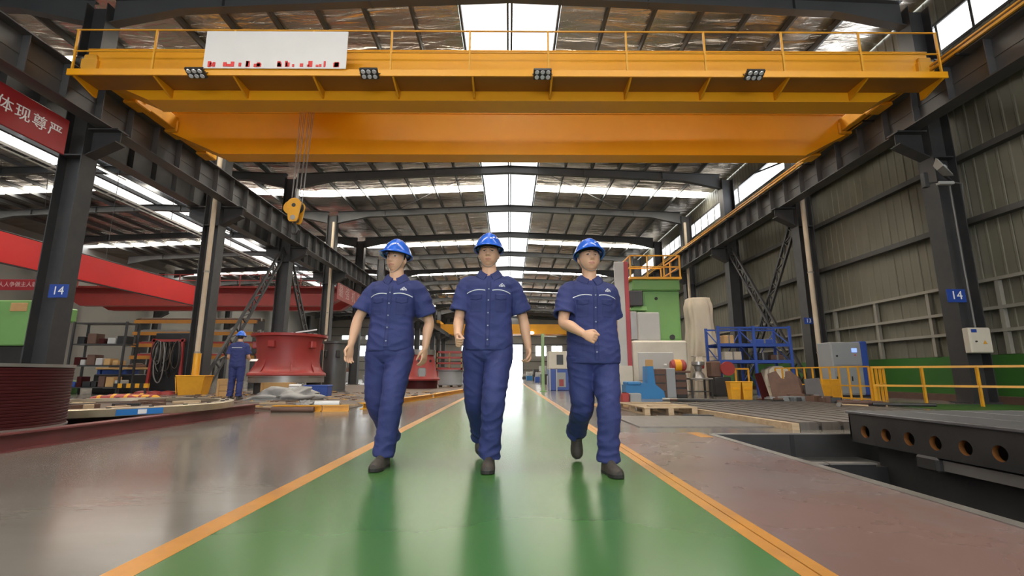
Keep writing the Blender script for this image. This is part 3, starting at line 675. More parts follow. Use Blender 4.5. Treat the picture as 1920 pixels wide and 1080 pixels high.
for a in range(0,360,90): MB().bbox(.45,.65,-.08,.08,0,.12,.01).build('foot', m_wood, fd, False, None, math.radians(a))

# clutter in the dusty area
def crate(loc, w, d, h, label, rz=0):
    t = thing('wooden_crate', label, 'crate', loc, rz)
    n = max(2, int(h/.14))
    for k in range(n):
        z0, z1 = h*k/n+.006, h*(k+1)/n-.006
        MB().box(-w/2, w/2, -d/2, -d/2+.02, z0, z1).build('plank', m_ply, t); MB().box(-w/2, w/2, d/2-.02, d/2, z0, z1).build('plank', m_ply, t)
        MB().box(-w/2, -w/2+.02, -d/2+.02, d/2-.02, z0, z1).build('plank', m_ply, t); MB().box(w/2-.02, w/2, -d/2+.02, d/2-.02, z0, z1).build('plank', m_ply, t)
    for sx in (-1,1):
        MB().box(sx*w/2-.035*sx-.035, sx*w/2-.035*sx+.035, -d/2-.022, -d/2, 0, h).build('batten', m_ply, t)
    MB().box(-w/2,w/2,-d/2,d/2,h-.004,h+.015).build('lid', m_ply, t)
crate((-8.95, 15.6, .012), .55, .5, .55, 'plywood crate left of the worker standing with his back turned')
crate((-7.55, 15.9, .012), .9, .5, .42, 'plywood crate right of the worker, under the red housing')
wsb = thing('white_board', 'small white notice board leaning below the red housing', 'board', (-6.95, 15.6, .012)); b = MB().bbox(-.24,.24,-.015,.015,0,.40,.008).build('panel', m_white, wsb); b.rotation_euler = (-.2,0,0)
for k in range(4): o = MB().box(-.18,.18-.04*(k%2),-.018,-.0155,.30-.07*k,.325-.07*k).build('scribble_line', m_cable, wsb); o.rotation_euler = (-.2,0,0)
bbx = thing('blue_box', 'low blue steel box beside the white notice board', 'box', (-6.25, 15.9, .012)); MB().bbox(-.38,.38,-.2,.2,0,.34,.02).build('body', m_blue, bbx); MB().bbox(-.40,.40,-.22,.22,.30,.36,.01).build('lid', m_blue, bbx)
def heap(name, label, cat, loc, w, d, h, mat, seed, rough=.5):
    bm = bmesh.new(); bmesh.ops.create_icosphere(bm, subdivisions=4, radius=1); random.seed(seed)
    off = Vector((seed*3.1, seed*1.7, 0))
    for v in bm.verts:
        c = v.co.copy(); nn = noise.fractal(c*1.8+off, .9, 2.1, 4); k = 1+rough*nn
        v.co = Vector((c.x*w/2*k, c.y*d/2*k, max(0, c.z)*h*(1+rough*1.4*noise.noise(c*2.3+off))+0.0))
    me = bpy.data.meshes.new(name); bm.to_mesh(me); bm.free(); me.materials.append(mat)
    for p in me.polygons: p.use_smooth = True
    return tag(link(name, me, None, loc), label, cat)
heap('plastic_sheet', 'crumpled grey plastic sheet heaped on the dusty floor', 'sheet', (-6.2, 13.7, .012), 1.8, 1.0, .30, m_gtarp, 2, .6)
heap('plastic_sheet', 'small crumpled clear plastic lying beside the white roll', 'sheet', (-4.55, 10.9, .012), .45, .3, .12, m_gtarp, 5, .7)
rl = thing('paper_roll', 'white paper roll lying on the dusty floor near the yellow beam', 'roll', (-4.0, 10.75, .075), .12)
MB().lathe([(.026,-.26),(.062,-.26),(.062,.26),(.026,.26)], 20, axis='x').build('roll', m_white, rl, True); MB().lathe([(0,-.262),(.03,-.262),(.03,.262),(0,.262)], 14, axis='x').build('core', m_ply, rl)
random.seed(21)
deb = MB()
for k in range(420):
    x = random.uniform(-10.8,-2.6); y = random.uniform(9.8,20)
    if x > -3.3+(y-9.5)*.13 or (-7.9 < x < -7.3 and 13.4 < y < 14): continue
    s = random.uniform(.01,.07); a = random.uniform(0,PI); h = random.uniform(.005,.035)
    c_, s_ = math.cos(a), math.sin(a); l = s*random.uniform(1,3.5)
    deb.add([(x+c_*i*l-s_*j*s, y+s_*i*l+c_*j*s, .012+z) for z in (0,h) for i,j in ((-1,-1),(1,-1),(1,1),(-1,1))], [(0,1,2,3),(4,5,6,7),(0,1,5,4),(1,2,6,5),(2,3,7,6),(3,0,4,7)], random.randint(0,3))
tag(deb.build('floor_debris', [m_rust, m_ply, m_brown, m_cable]), 'scattered scraps and offcuts on the dusty floor', 'debris', None, 'stuff')
for k, (x, y, l, a) in enumerate(((-4.9,10.3,.5,.3),(-3.6,11.0,.35,-.2),(-5.6,11.6,.6,.1),(-3.2,12.5,.4,.5))):
    tag(MB().box(-l/2,l/2,-.05,.05,0,.04).build('wood_offcut', m_wood, None, False, (x,y,.012), a), ['pale wood offcut nearest the yellow corner beam','short wood offcut right of the white paper roll','wood offcut lying in front of the grey plastic heap','wood offcut near the right yellow beam'][k], 'offcut', 'wood offcuts on the dusty floor')

# ------------------------------------------------------------------ left background beyond the column row
gm = thing('green_machine', 'green column machine at the left edge behind the ribbed drum', 'machine', (-17.3, 17.2, 0))
MB().bbox(-1.3,.55,-.5,.7,1.7,3.3,.04).build('column', m_mgreen, gm); MB().bbox(.55,1.2,-.4,.5,2.6,3.1,.04).build('arm', m_mgreen, gm)
MB().bbox(-1.4,1.4,-.7,.8,0,.5,.04).build('base', m_mgreen, gm); MB().bbox(-1.0,.3,-.4,.6,.5,1.7,.03).build('pedestal', m_dst, gm); MB().lathe([(0,1.9),(.16,1.9),(.2,2.6),(0,2.6)],18,(.85,0,0)).build('spindle', m_dst, gm, True)
MB().bbox(-.3,.3,-.52,-.5,2.9,3.2,.01).build('panel', m_ply, gm)
def shelf_unit(loc, w, d, h, n, label, seed, mat=m_steel):
    t = thing('storage_shelf', label, 'shelf', loc)
    for x in (-w/2, w/2):
        for y in (-d/2, d/2): MB().bar((x,y,0),(x,y,h),.06,.06).build('post', mat, t)
    for k in range(n): MB().box(-w/2,w/2,-d/2,d/2,.25+k*(h-.3)/(n-1)-.02,.25+k*(h-.3)/(n-1)+.02).build('shelf_board', mat, t)
    return t
def stock(loc, w, d, zs, names, seed, grp):
    random.seed(seed)
    for zi, z in enumerate(zs):
        x = -w/2+.1; cnt = 0
        while x < w/2-.2:
            cnt += 1
            bw = random.uniform(.16,.32); bh = random.uniform(.16,.38)
            m, cn = random.choice([(m_rust,'rusty'),(m_lgrey,'pale grey'),(m_ply,'tan'),(m_blue,'blue'),(m_dred,'dark red'),(m_black,'black')])
            o = MB().bbox(x,x+bw,-d*.35,d*.3,0,bh,.015).build('parts_box', m, None, False, (loc[0],loc[1],loc[2]+z))
            tag(o, '%s parts box on the %s shelf %s, %s from the left' % (cn, ['lowest','second','third','fourth','top'][zi], names, ordinal(cnt)), 'box', grp); x += bw+random.uniform(.03,.12)
shelf_unit((-14.85, 17.6, 0), 1.9, .6, 2.6, 4, 'dark steel shelf of boxes between the green machine and the left column', 1)
stock((-14.85, 17.6, 0), 1.9, .6, [.27,.27+.767,.27+2*.767], 'by the green machine', 31, 'boxes on the shelf by the green machine')
wbn = thing('work_bench', 'blue steel work bench with wooden top behind the ribbed drum', 'bench', (-15.4, 20.5, 0))
MB().bbox(-1.8,1.8,-.4,.4,.92,1.0,.01).build('bench_top', m_ply, wbn)
for x in (-1.7,-.6,.6,1.7): MB().bbox(x-.06,x+.06,-.35,.35,0,.92,.01).build('leg', m_blue, wbn)
for x in (-1.15, 1.15): MB().bbox(x-.45,x+.45,-.3,.3,.45,.9,.02).build('drawer_unit', m_blue, wbn)
for k, (x, w, h, mt, nm) in enumerate(((-1.3,.3,.3,m_dst,'black vice'),(-.4,.5,.18,m_rust,'rusty casting'),(.5,.35,.4,m_lgrey,'pale grey box'),(1.3,.4,.22,m_red,'red toolbox'))):
    tag(MB().bbox(-w/2,w/2,-.2,.2,0,h*.7,.02).bbox(-w/3,w/3,-.12,.12,h*.7,h,.02).build('bench_item', mt, None, False, (-15.4+x,20.5,1.0)), '%s on the blue work bench' % nm, 'tool')
# rack of stock bars on orange beams
brk = thing('bar_rack', 'orange beamed stock rack of steel bars behind the left columns', 'rack', (-16.5, 25, 0))
m_dyel = M('dull_orange_paint', (.42,.17,.02), .5, 0, .2, 2, dirt=(.2,.1,.03), dirtamt=.5)
for k in range(4):
    z = 1.5+.62*k
    MB().box(-3.2,3.2,-.06,.06,z,z+.18).build('beam', m_dyel, brk)
    for q in range(5): MB().box(-3.2,3.2,.15+.14*q,.25+.14*q,z+.18,z+.28+.03*(q%3)).build('stock_bar', random.choice([m_bare,m_rust,m_lgrey,m_red]), brk)
for x in (-3.1,0,3.1): MB().box(x-.06,x+.06,.0,.9,0,3.6).build('upright', m_steel, brk)
tb = thing('black_chest', 'black steel tool chest on the floor left of the hose rack', 'chest', (-14.9, 18.6, 0)); MB().bbox(-.75,.75,-.35,.35,0,.72,.03).build('body', m_black, tb)
for k in range(3): o = MB().bbox(-.7,.7,-.365,-.35,.06+.22*k,.25+.22*k,.005).build('drawer', m_dst, tb); MB().bar((-.3,-.38,.2+.22*k),(.3,-.38,.2+.22*k),.02,.02).build('handle', m_bare, o)
for k, (x, y, a, c, lab) in enumerate(((-10.2,12.6,.2,m_red,'red and yellow rolled slings lying behind the steel ring'),(-9.7,12.9,-.1,m_yel,'yellow rolled sling on the floor behind the steel ring'),(-10.6,13.6,.4,m_red,'red rolled sling furthest behind the steel ring'))):
    t = thing('rolled_sling', lab, 'sling', (x,y,.09), a)
    MB().lathe([(0,-.5),(.05,-.5),(.085,-.4),(.09,0),(.085,.4),(.05,.5),(0,.5)], 16, axis='x').build('roll', c, t, True)
    for q in (-.3,.0,.3): MB().lathe([(.094,q-.04),(.096,q),(.094,q+.04)], 16, axis='x').build('band', m_yel if c is m_red else m_red, t, True)
sb = thing('striped_barrier', 'low yellow and black striped barrier by the work bench', 'barrier', (-13.2, 17.0, 0))
for k in range(8): MB().box(-.6+.15*k,-.45+.15*k,-.04,.04,.25,.40).build('stripe', m_yel if k%2 else m_black, sb)
for x in (-.5,.5): MB().bar((x,0,0),(x,0,.25),.05,.05).build('leg', m_steel, sb)
# far left halls: simple machines and stock seen between columns
random.seed(41)
for k in range(14):
    x = -13.5-random.uniform(.5,14); y = 30+k*3.2; w = random.uniform(.8,1.8); h = random.uniform(.9,2.2); mt, cn = random.choice([(m_red,'red'),(m_grey,'grey'),(m_blue,'blue'),(m_rust,'rusty'),(m_cream,'cream')])
    t = thing('stored_machine', '%s stored machine part in the neighbouring bay, %s back from the racks' % (cn, ordinal(k+1)), 'machine', (x,y,0), random.uniform(-.3,.3), 'machines stored in the neighbouring bay')
    MB().bbox(-w/2,w/2,-.5,.5,0,h*.6,.04).build('base', mt, t); MB().lathe([(0,h*.6),(w*.36,h*.6),(w*.30,h),(0,h)], 18).build('housing', mt, t, True)
random.seed(43)
for k in range(12):
    x = -2.6-random.uniform(.4,3.5); y = 33+k*4; mt, cn = random.choice([(m_red,'red'),(m_grey,'grey'),(m_rust,'rusty'),(m_bare,'bare steel')]); r = random.uniform(.5,1.0); h = random.uniform(.8,1.7)
    t = thing('machine_casting', '%s machine casting left of the walkway, %s beyond the red frames' % (cn, ordinal(k+1)), 'casting', (x,y,0), 0, 'castings along the far walkway')
    MB().lathe([(0,0),(r,0),(r,.1),(r*.85,.2),(r*.75,h*.8),(r*.9,h*.85),(r*.9,h),(0,h)], 24).build('shell', mt, t, True); MB().lathe([(r*.9,h),(r*.95,h+.04),(r*.5,h+.04)], 24).build('rim', m_bare, t, True)

# cable tray hung in the neighbouring bay
ct = thing('cable_tray', 'long pale cable tray hung below the neighbouring roof', 'cable tray', (-20, 12, 9.6))
for s in (-.2, .2): MB().box(s-.02, s+.02, 0, 60, -.05, .05).build('side_rail', m_lgrey, ct)
rmsh = MB().box(-.2, .2, -.03, .03, -.05, -.02).mesh('rung', m_lgrey)
for k in range(60): link('rung', rmsh, ct, (0, .5+k, 0))
for k in range(10): MB().box(-.012, .012, 2.99+6*k, 3.01+6*k, .0, 2.05).build('hanger', m_steel, ct)
for s in (-.08, .02, .1): MB().box(s-.025, s+.025, 0, 60, -.02, .02).build('cable', m_black, ct)
for k in range(4):
    t = thing('tube_light', 'fluorescent tube light beside the cable tray, %s from the near end' % ordinal(k+1), 'lamp', (-19.2, 20+9*k, 10.2), 0, 'tube lights under the neighbouring roof')
    MB().tube([(0,0,0),(0,2.4,0)], .03, 10).build('tube', m_lamp, t, True); MB().box(-.06,.06,-.05,2.45,.035,.09).build('reflector', m_lgrey, t)
    for y in (.4, 2.0): MB().box(-.01,.01,y-.01,y+.01,.09,1.62).build('hanger', m_steel, t)
# ------------------------------------------------------------------ right side: slotted bed, pit table, pallet
bed = thing('slotted_bed', 'low slotted steel floor bed with parallel bars beyond the pit', 'bed plate', (3.70, 6.25, 0), math.radians(5))
for k in range(12):
    w = .30; x = .155+w*k; L0 = .0 if k < 2 else .0
    MB().box(x-.145, x+.085, L0, 4.6, 0, .10).box(x-.145, x+.115, L0+.01, 4.6, 0, .065).build('bed_bar', m_bed, bed)
MB().box(0, 3.7, .02, 4.58, -.0, .05).build('bed_base', m_dst, bed)
MB().box(-.10, -.0, .0, 4.6, 0, .085).build('edge_timber', m_wood, bed)
tbl = thing('drilled_table', 'dark steel machine table with a row of round holes over the pit', 'table', (3.8, 0, 0))
TY0, TY1, TZ0, TZ1, HZ, HR = .8, 5.47, -.03, .27, .095, .062
hy = [5.24-.283*k for k in range(16)]; hy = [q for q in hy if q > TY0+.15]
mb = MB(); edges = [TY1]+[(hy[i]+hy[i+1])/2 for i in range(len(hy)-1)]+[TY0]
NH = 24
for i, q in enumerate(hy):
    ya, yb = edges[i+1], edges[i]
    outer = []; inner = []
    for j in range(NH):
        a = 2*PI*j/NH; c_, s_ = math.cos(a), math.sin(a); inner.append((0, q+HR*c_, HZ+HR*s_))
        # ray to rectangle
        t = min(((yb-q)/c_ if c_ > 1e-6 else (ya-q)/c_ if c_ < -1e-6 else 1e9), ((TZ1-HZ)/s_ if s_ > 1e-6 else (TZ0-HZ)/s_ if s_ < -1e-6 else 1e9))
        outer.append((0, q+t*c_, HZ+t*s_))
    b = len(mb.v); mb.v += [Vector(p) for p in outer]+[Vector(p) for p in inner]+[Vector((.05,p[1],p[2])) for p in inner]
    for j in range(NH):
        k = (j+1) % NH; mb.f.append((b+j,b+k,b+NH+k,b+NH+j)); mb.m.append(0); mb.f.append((b+NH+j,b+NH+k,b+2*NH+k,b+2*NH+j)); mb.m.append(1)
    for yy, zz in ((ya,TZ0),(ya,TZ1),(yb,TZ0),(yb,TZ1)): pass
    mb.add([(0,ya,TZ0),(0,ya,TZ1),(.002,ya,TZ1),(.002,ya,TZ0)], [(0,1,2,3)])
mb.build('drilled_face', [m_dst, M('rusty_bore', (.22,.085,.02), .6, .1, .3, 8)], tbl)
MB().box(.001, .10, TY0, TY1, TZ0-.0, HZ-HR-.012).box(.001,.10,TY0,TY1,HZ+HR+.012,TZ1-.001).build('side_web', m_dst, tbl)
MB().box(.16, .18, TY0, TY1, TZ0, TZ1-.001).build('hole_dark_sheet', m_black, tbl)  # black sheet behind the holes, standing in for the shade inside them
for i in range(6):
    w = .62; MB().bbox(-.02+w*i, -.02+w*(i+1)-.012, TY0, TY1+.02, TZ1, TZ1+.03, .006).build('top_plate', M('planed_blue_steel', (.17,.175,.19), .38, .6, .25, 2, .06, 30, (1,8,1), .1), tbl)
MB().box(0, 3.7, TY1-.02, TY1, TZ0, TZ1).build('end_plate', m_dst, tbl)
MB().box(.16, .5, .9, 5.3, -.60, -.03).build('support_web', m_dst, tbl); MB().box(2.5, 3.2, .9, 5.3, -.60, -.03).build('support_web', m_dst, tbl)
MB().box(.03,.20,1.2,4.4,-.14,-.05).build('side_rail', m_bare, tbl)
for y in (4.5, 3.4, 2.3): MB().bbox(-.02,.24,y-.12,y+.12,-.16,-.03,.02).build('clamp', m_dst, tbl)

def pallet(loc, w, d, label, rz):
    t = thing('wooden_pallet', label, 'pallet', loc, rz)
    for k in range(7): MB().bbox(-w/2,w/2,-d/2+d*k/7+.02,-d/2+d*(k+1)/7-.02,.11,.132,.004).build('deck_board', m_wood, t)
    for x in (-w/2+.06, 0, w/2-.06):
        for y in (-d/2+.07, 0, d/2-.07): MB().bbox(x-.05,x+.05,y-.06,y+.06,.022,.11,.004).build('block', m_wood, t)
        MB().bbox(x-.05,x+.05,-d/2,d/2,.0,.022,.004).build('runner', m_wood, t)
    for k in range(2): o = MB().bbox(-w*.35,w*.45,-.05,.05,.134,.154,.004).build('loose_board', m_wood, t, False, (.03,-.5+.9*k,0), .12-.25*k)
pallet((2.80, 9.45, 0), .98, 1.7, 'pale wooden pallet with loose boards on the floor right of the men', math.radians(4))
ply = tag(MB().box(-.7,.7,-.5,.5,0,.02).build('plywood_sheet', m_ply, None, False, (2.55,11.3,0), .1), 'thin plywood sheet lying behind the wooden pallet', 'sheet')
rb = thing('red_tool_box', 'small red and grey box on the floor behind the right man', 'box', (2.95, 12.0, .0)); MB().bbox(-.2,-.02,-.15,.15,0,.26,.02).build('red_box', m_red, rb); MB().bbox(0,.28,-.15,.15,0,.25,.02).build('grey_box', m_grey, rb); MB().bar((-.16,0,.27),(-.05,0,.27),.03,.02).build('handle', m_black, rb)

# ------------------------------------------------------------------ green vertical lathe
gl = thing('vertical_lathe', 'tall green vertical lathe with cream base and yellow railing on top', 'machine', (5.2, 17.2, 0))
MB().bbox(-.62,.98,-.2,1.6,1.85,3.72,.04).build('green_column', m_mgreen, gl)
MB().bbox(-.75,.98,-.35,1.7,3.70,4.10,.04).build('green_head', m_mgreen, gl)
MB().bbox(-.30,.90,-.215,-.2,1.95,3.6,.01).build('access_door', m_mgreen, gl)
MB().lathe([(0,-.03),(.055,-.03),(.055,.03),(0,.03)],16,(.12,-.22,3.42),axis='y').build('port', m_black, gl); MB().lathe([(0,-.04),(.09,-.04),(.09,.04),(0,.04)],18,(.62,-.24,2.02),axis='y').build('port', m_dst, gl)
MB().bbox(-1.0,.86,-1.0,.9,.0,1.85,.06).build('cream_base', m_cream, gl)
MB().bbox(-.85,.35,-1.04,-1.0,.5,1.45,.02).build('base_door', m_lgrey, gl); MB().bbox(-.62,-.36,-1.07,-1.03,.55,1.2,.01).build('wood_hatch', m_ply, gl)
MB().bbox(.0,.10,-1.06,-1.03,1.0,1.06,.01).build('name_plate', m_white, gl)
MB().bbox(-.72,.05,-.75,-.2,1.86,2.85,.03).build('grey_ram_cover', m_lgrey, gl); MB().bbox(-.95,-.70,-.6,0,1.9,2.9,.02).build('ram_rail', m_bare, gl)
MB().bbox(-.95,-.45,-.6,-.1,3.1,3.65,.03).build('tool_head', m_dst, gl); MB().loft([[(-.95,-.5,2.95),(-.3,-.5,2.95),(-.3,-.2,2.95),(-.95,-.2,2.95)],[(-.75,-.45,3.1),(-.3,-.45,3.1),(-.3,-.2,3.1),(-.75,-.2,3.1)]]).build('bracket', m_mgreen, gl)
MB().box(-.85,1.02,-.45,1.75,4.10,4.18).build('platform', m_yel, gl)
for (x,y) in ((-.82,-.42),(-.2,-.42),(.4,-.42),(.98,-.42),(.98,.6),(.98,1.7),(-.82,.6),(-.82,1.7)): MB().bar((x,y,4.18),(x,y,4.98),.045,.045).build('railing_post', m_yel, gl)
for z in (4.55, 4.97):
    MB().bar((-.82,-.42,z),(.98,-.42,z),.045,.045).bar((.98,-.42,z),(.98,1.7,z),.045,.045).bar((-.82,-.42,z),(-.82,1.7,z),.045,.045).bar((-.82,1.7,z),(.98,1.7,z),.045,.045).build('railing_bar', m_yel, gl)
wc = thing('white_guard', 'white and red upright guard panel left of the green lathe', 'guard', (3.96, 16.3, 0))
MB().bbox(-.28,.06,-.04,.04,1.0,4.62,.01).build('white_panel', m_lgrey, wc); MB().bbox(.06,.21,-.05,.05,.9,4.62,.01).build('red_panel', M('guard_red',(.40,.045,.055),.45), wc); MB().bbox(-.25,.2,-.1,.1,0,1.0,.01).build('stand', m_cream, wc)
bl = thing('blue_stand', 'bright blue angled machine stand in front of the cream base', 'machine', (4.0, 14.6, 0))
MB().prism([(-.55,0),(.62,0),(.58,.22),(.34,.42),(.30,.95),(.12,.95),(.10,.46),(-.55,.40)], -.25, .25).build('casting', m_cyan, bl); MB().bbox(-.5,-.1,-.3,.3,.40,.5,.02).build('ledge', m_cyan, bl)
sbk = thing('steel_block', 'upright brown and grey steel block beside the blue stand', 'block', (4.75, 15.0, 0)); MB().bbox(-.34,.06,-.25,.25,0,.88,.02).build('brown_face', m_rust, sbk); MB().bbox(.06,.36,-.2,.25,0,.9,.02).build('grey_face', m_grey, sbk)
for z in (.2,.45,.7): MB().bbox(-.30,.02,-.262,-.25,z-.02,z+.02,.004).build('bolt_strip', m_dst, sbk)
mo = thing('electric_motor', 'red and orange electric motor on a dark pedestal by the cream base', 'motor', (5.32, 15.1, 0))
MB().bbox(-.16,.16,-.16,.16,0,.78,.02).build('pedestal', m_dst, mo); MB().lathe([(0,-.24),(.14,-.24),(.19,-.18),(.19,.16),(.12,.22),(0,.22)],22,(0,0,.98),axis='x').build('motor_body', m_red, mo, True); MB().lathe([(.195,-.1),(.2,0),(.195,.1)],22,(-.05,0,.98),axis='x').build('orange_band', m_orange, mo, True); MB().bbox(-.3,.3,-.2,.2,.76,.82,.01).build('bracket', m_rust, mo)
for k in range(3): MB().bbox(-.17,.17,-.175,-.16,.1+.22*k,.26+.22*k,.006).build('drawer_face', m_rust, mo)
tb2 = thing('steel_table', 'small dark steel table with shelf right of the motor', 'table', (5.85, 15.0, 0)); MB().bbox(-.32,.36,-.3,.3,.55,.60,.01).build('table_top', m_bed, tb2)
for x in (-.28,.32):
    for y in (-.26,.26): MB().bar((x,y,0),(x,y,.55),.05,.05).build('leg', m_dst, tb2)
MB().box(-.28,.32,-.26,.26,.18,.2).build('shelf_board', m_dst, tb2)
pt = thing('grey_casting', 'rough grey casting standing on the small steel table', 'casting', (5.9, 15.0, .60)); MB().lathe([(0,0),(.2,0),(.16,.12),(.09,.2),(.13,.36),(.2,.4),(.2,.5),(0,.5)],18).build('body', m_bare, pt, True); MB().lathe([(0,-.04),(.1,-.04),(.1,.04),(0,.04)],14,(.12,0,.38),axis='x').build('boss', m_red, pt)
bp = thing('blue_post', 'short blue pump post on the floor near the steel bars', 'post', (6.25, 13.6, 0)); MB().lathe([(0,0),(.1,0),(.1,.04),(.035,.05),(.035,.42),(.06,.44),(.05,.5),(0,.5)],16).build('post', m_blue, bp, True); MB().bar((0,0,.46),(.18,-.05,.5),.02,.02).build('handle', m_bare, bp)
cab0 = thing('grey_cabinet', 'narrow pale grey cabinet behind the motor', 'cabinet', (6.35, 18.2, 0)); MB().bbox(-.25,.25,-.25,.25,0,1.75,.02).build('body', m_lgrey, cab0); o = MB().bbox(-.22,.22,-.265,-.25,.1,1.65,.008).build('door', m_lgrey, cab0); MB().bar((.16,-.28,.85),(.16,-.28,1.0),.02,.02).build('handle', m_dst, o)

# tarp covered machine
def tarp(name, label, loc, prof, seed, mat=m_tarp):
    bm = bmesh.new(); n = 64; rows = []; H = prof[-1][2]
    steps = 48
    def rad(z):
        for i in range(len(prof)-1):
            if prof[i][2] <= z <= prof[i+1][2]:
                t = (z-prof[i][2])/max(1e-6, prof[i+1][2]-prof[i][2]); t = t*t*(3-2*t); return prof[i][0]*(1-t)+prof[i+1][0]*t, prof[i][1]*(1-t)+prof[i+1][1]*t
        return prof[-1][:2]
    for i in range(steps+1):
        z = H*i/steps; rx, ry = rad(z); row = []
        for j in range(n):
            a = 2*PI*j/n; c_, s_ = math.cos(a), math.sin(a)
            e = .55; px = math.copysign(abs(c_)**e, c_); py = math.copysign(abs(s_)**e, s_)
            fold = 1+.07*math.sin(a*9+seed+1.5*math.sin(z*2))*(.4+.6*(1-z/H))+.08*noise.noise(Vector((c_*2+seed, s_*2, z*1.2)))
            row.append(bm.verts.new((px*rx*fold, py*ry*fold, z)))
        rows.append(row)
    for i in range(steps):
        for j in range(n): bm.faces.new((rows[i][j], rows[i][(j+1)%n], rows[i+1][(j+1)%n], rows[i+1][j]))
    bm.faces.new(rows[-1]); me = bpy.data.meshes.new(name); bm.to_mesh(me); bm.free(); me.materials.append(mat)
    for p in me.polygons: p.use_smooth = True
    return me
tp = thing('covered_machine', 'tall machine wrapped in a dusty beige tarpaulin beside the blue rack', 'covered machine', (7.75, 19.3, 0))
link('tarpaulin', tarp('tarpaulin', '', None, [(.85,.6,0),(.72,.55,.5),(.58,.5,1.4),(.50,.45,2.6),(.52,.45,3.4),(.44,.4,3.78)], 1.3), tp); MB().tube([(-.62,-.54,1.4),(0,-.62,1.38),(.62,-.54,1.42)], .015, 6).build('rope', m_cable, tp)
tp2 = thing('covered_machine', 'low machine under a drooping beige cover left of the tarpaulin tower', 'covered machine', (6.95, 17.6, 0)); link('tarpaulin', tarp('tarpaulin', '', None, [(.34,.3,0),(.30,.3,.4),(.26,.25,.9),(.14,.14,1.35)], 4.1), tp2); MB().tube([(-.3,-.3,.5),(0,-.34,.48),(.3,-.3,.52)], .012, 6).build('rope', m_cable, tp2)
rd = thing('flange_spool', 'red faced flange spool on a dark stand before the blue rack', 'spool', (7.02, 16.0, 0))
MB().bbox(-.3,.25,-.22,.3,0,.62,.02).build('stand', m_dst, rd); MB().lathe([(0,-.06),(.23,-.06),(.23,.02),(.19,.05),(0,.06)],24,(.15,-.2,.90),axis='y').build('red_flange', m_red, rd, True); MB().bbox(-.32,.0,-.1,.35,.62,1.14,.03).build('rusty_body', m_rust, rd); MB().lathe([(0,-.4),(.15,-.4),(.15,.0),(0,.0)],20,(.15,.2,.90),axis='y').build('hub', m_rust, rd, True)

# ------------------------------------------------------------------ blue pallet rack
rk = thing('storage_rack', 'blue steel storage rack with two loaded shelves under the wall', 'rack', (8.55, 17.0, 0))
PXS = (-1.27, -.03, 1.23)
for x in PXS:
    for y in (-.45,.55): MB().bar((x,y,0),(x,y,2.38),.09,.07).build('post', m_blue, rk)
    for z0, z1 in ((.3,1.1),(1.1,1.7),(1.7,2.3)): MB().bar((x,-.45,z0),(x,.55,z1),.03,.03).build('side_brace', m_blue, rk)
for z in (1.15, 1.72, 2.32):
    for y in (-.45,.55):
        for i in range(2): MB().bar((PXS[i],y,z),(PXS[i+1],y,z),.04,.11 if z < 2.2 else .06).build('shelf_beam', m_blue, rk)
for z in (1.15, 1.72):
    for i in range(2): MB().box(PXS[i]+.03,PXS[i+1]-.03,-.42,.52,z+.03,z+.055).build('shelf_board', m_blue, rk)
MB().bar((PXS[0],.6,.3),(PXS[1],.6,2.2),.03,.03).bar((PXS[1],.6,.4),(PXS[2],.6,2.2),.03,.03).build('back_brace', m_blue, rk)
for k, (x, z, w, h, mt, lb_) in enumerate(((-.7,1.21,.6,.30,m_tarp,'beige wrapped bundle on the lower rack shelf, left bay'),(.35,1.21,.35,.26,m_dst,'dark motor part on the lower rack shelf, right bay'),(.85,1.21,.45,.18,m_rust,'rusty bracket on the lower rack shelf, right end'),(.45,1.78,.6,.16,m_blue,'blue carton on the upper rack shelf, right bay'),(-.8,1.78,.35,.3,m_ply,'brown carton on the upper rack shelf, left bay'))):
    t = thing('rack_load', lb_, 'carton', (8.55+x, 17.0, z-.005)); MB().bbox(-w/2,w/2,-.25,.2,0,h,.02).build('body', mt, t); MB().box(-.03,.03,-.252,.202,0.002,h+.002).build('tape', m_cable, t)
pb = thing('cloth_bundle', 'beige covered pile on the floor under the rack shelves', 'bundle', (9.35, 16.9, 0)); link('cover', tarp('cover', '', None, [(.5,.38,0),(.48,.36,.5),(.40,.3,.85),(.2,.2,1.0)], 7.7), pb); MB().tube([(-.5,-.4,.3),(0,-.44,.3),(.5,-.4,.3)], .012, 6).build('rope', m_cable, pb)
yf = thing('hand_trolley', 'small yellow trolley frame under the left rack bay', 'trolley', (7.98, 16.5, 0))
for x in (-.22,.22): MB().bar((x,0,0),(x,0,.9),.05,.05).build('post', m_yel, yf)
MB().bar((-.24,0,.9),(.24,0,.9),.05,.05).build('top_bar', m_yel, yf); MB().bbox(-.25,.25,-.1,.25,.1,.42,.02).build('tray', m_yel, yf)
for k, x in enumerate((6.12, 6.44)):
    t = thing('yellow_bin', ['yellow bin on the floor, left of the pair','yellow bin on the floor, right of the pair'][k], 'bin', (x, 13.2, 0), 0, 'yellow bins by the rack'); frustum(.22,.29,.22,.28,.50).build('body', m_yel, t); MB().bbox(-.155,.155,-.15,.15,.49,.52,.008).build('rim', m_yel, t); MB().box(-.10,.10,-.148,-.138,.30,.36).build('label_panel', m_orange, t)
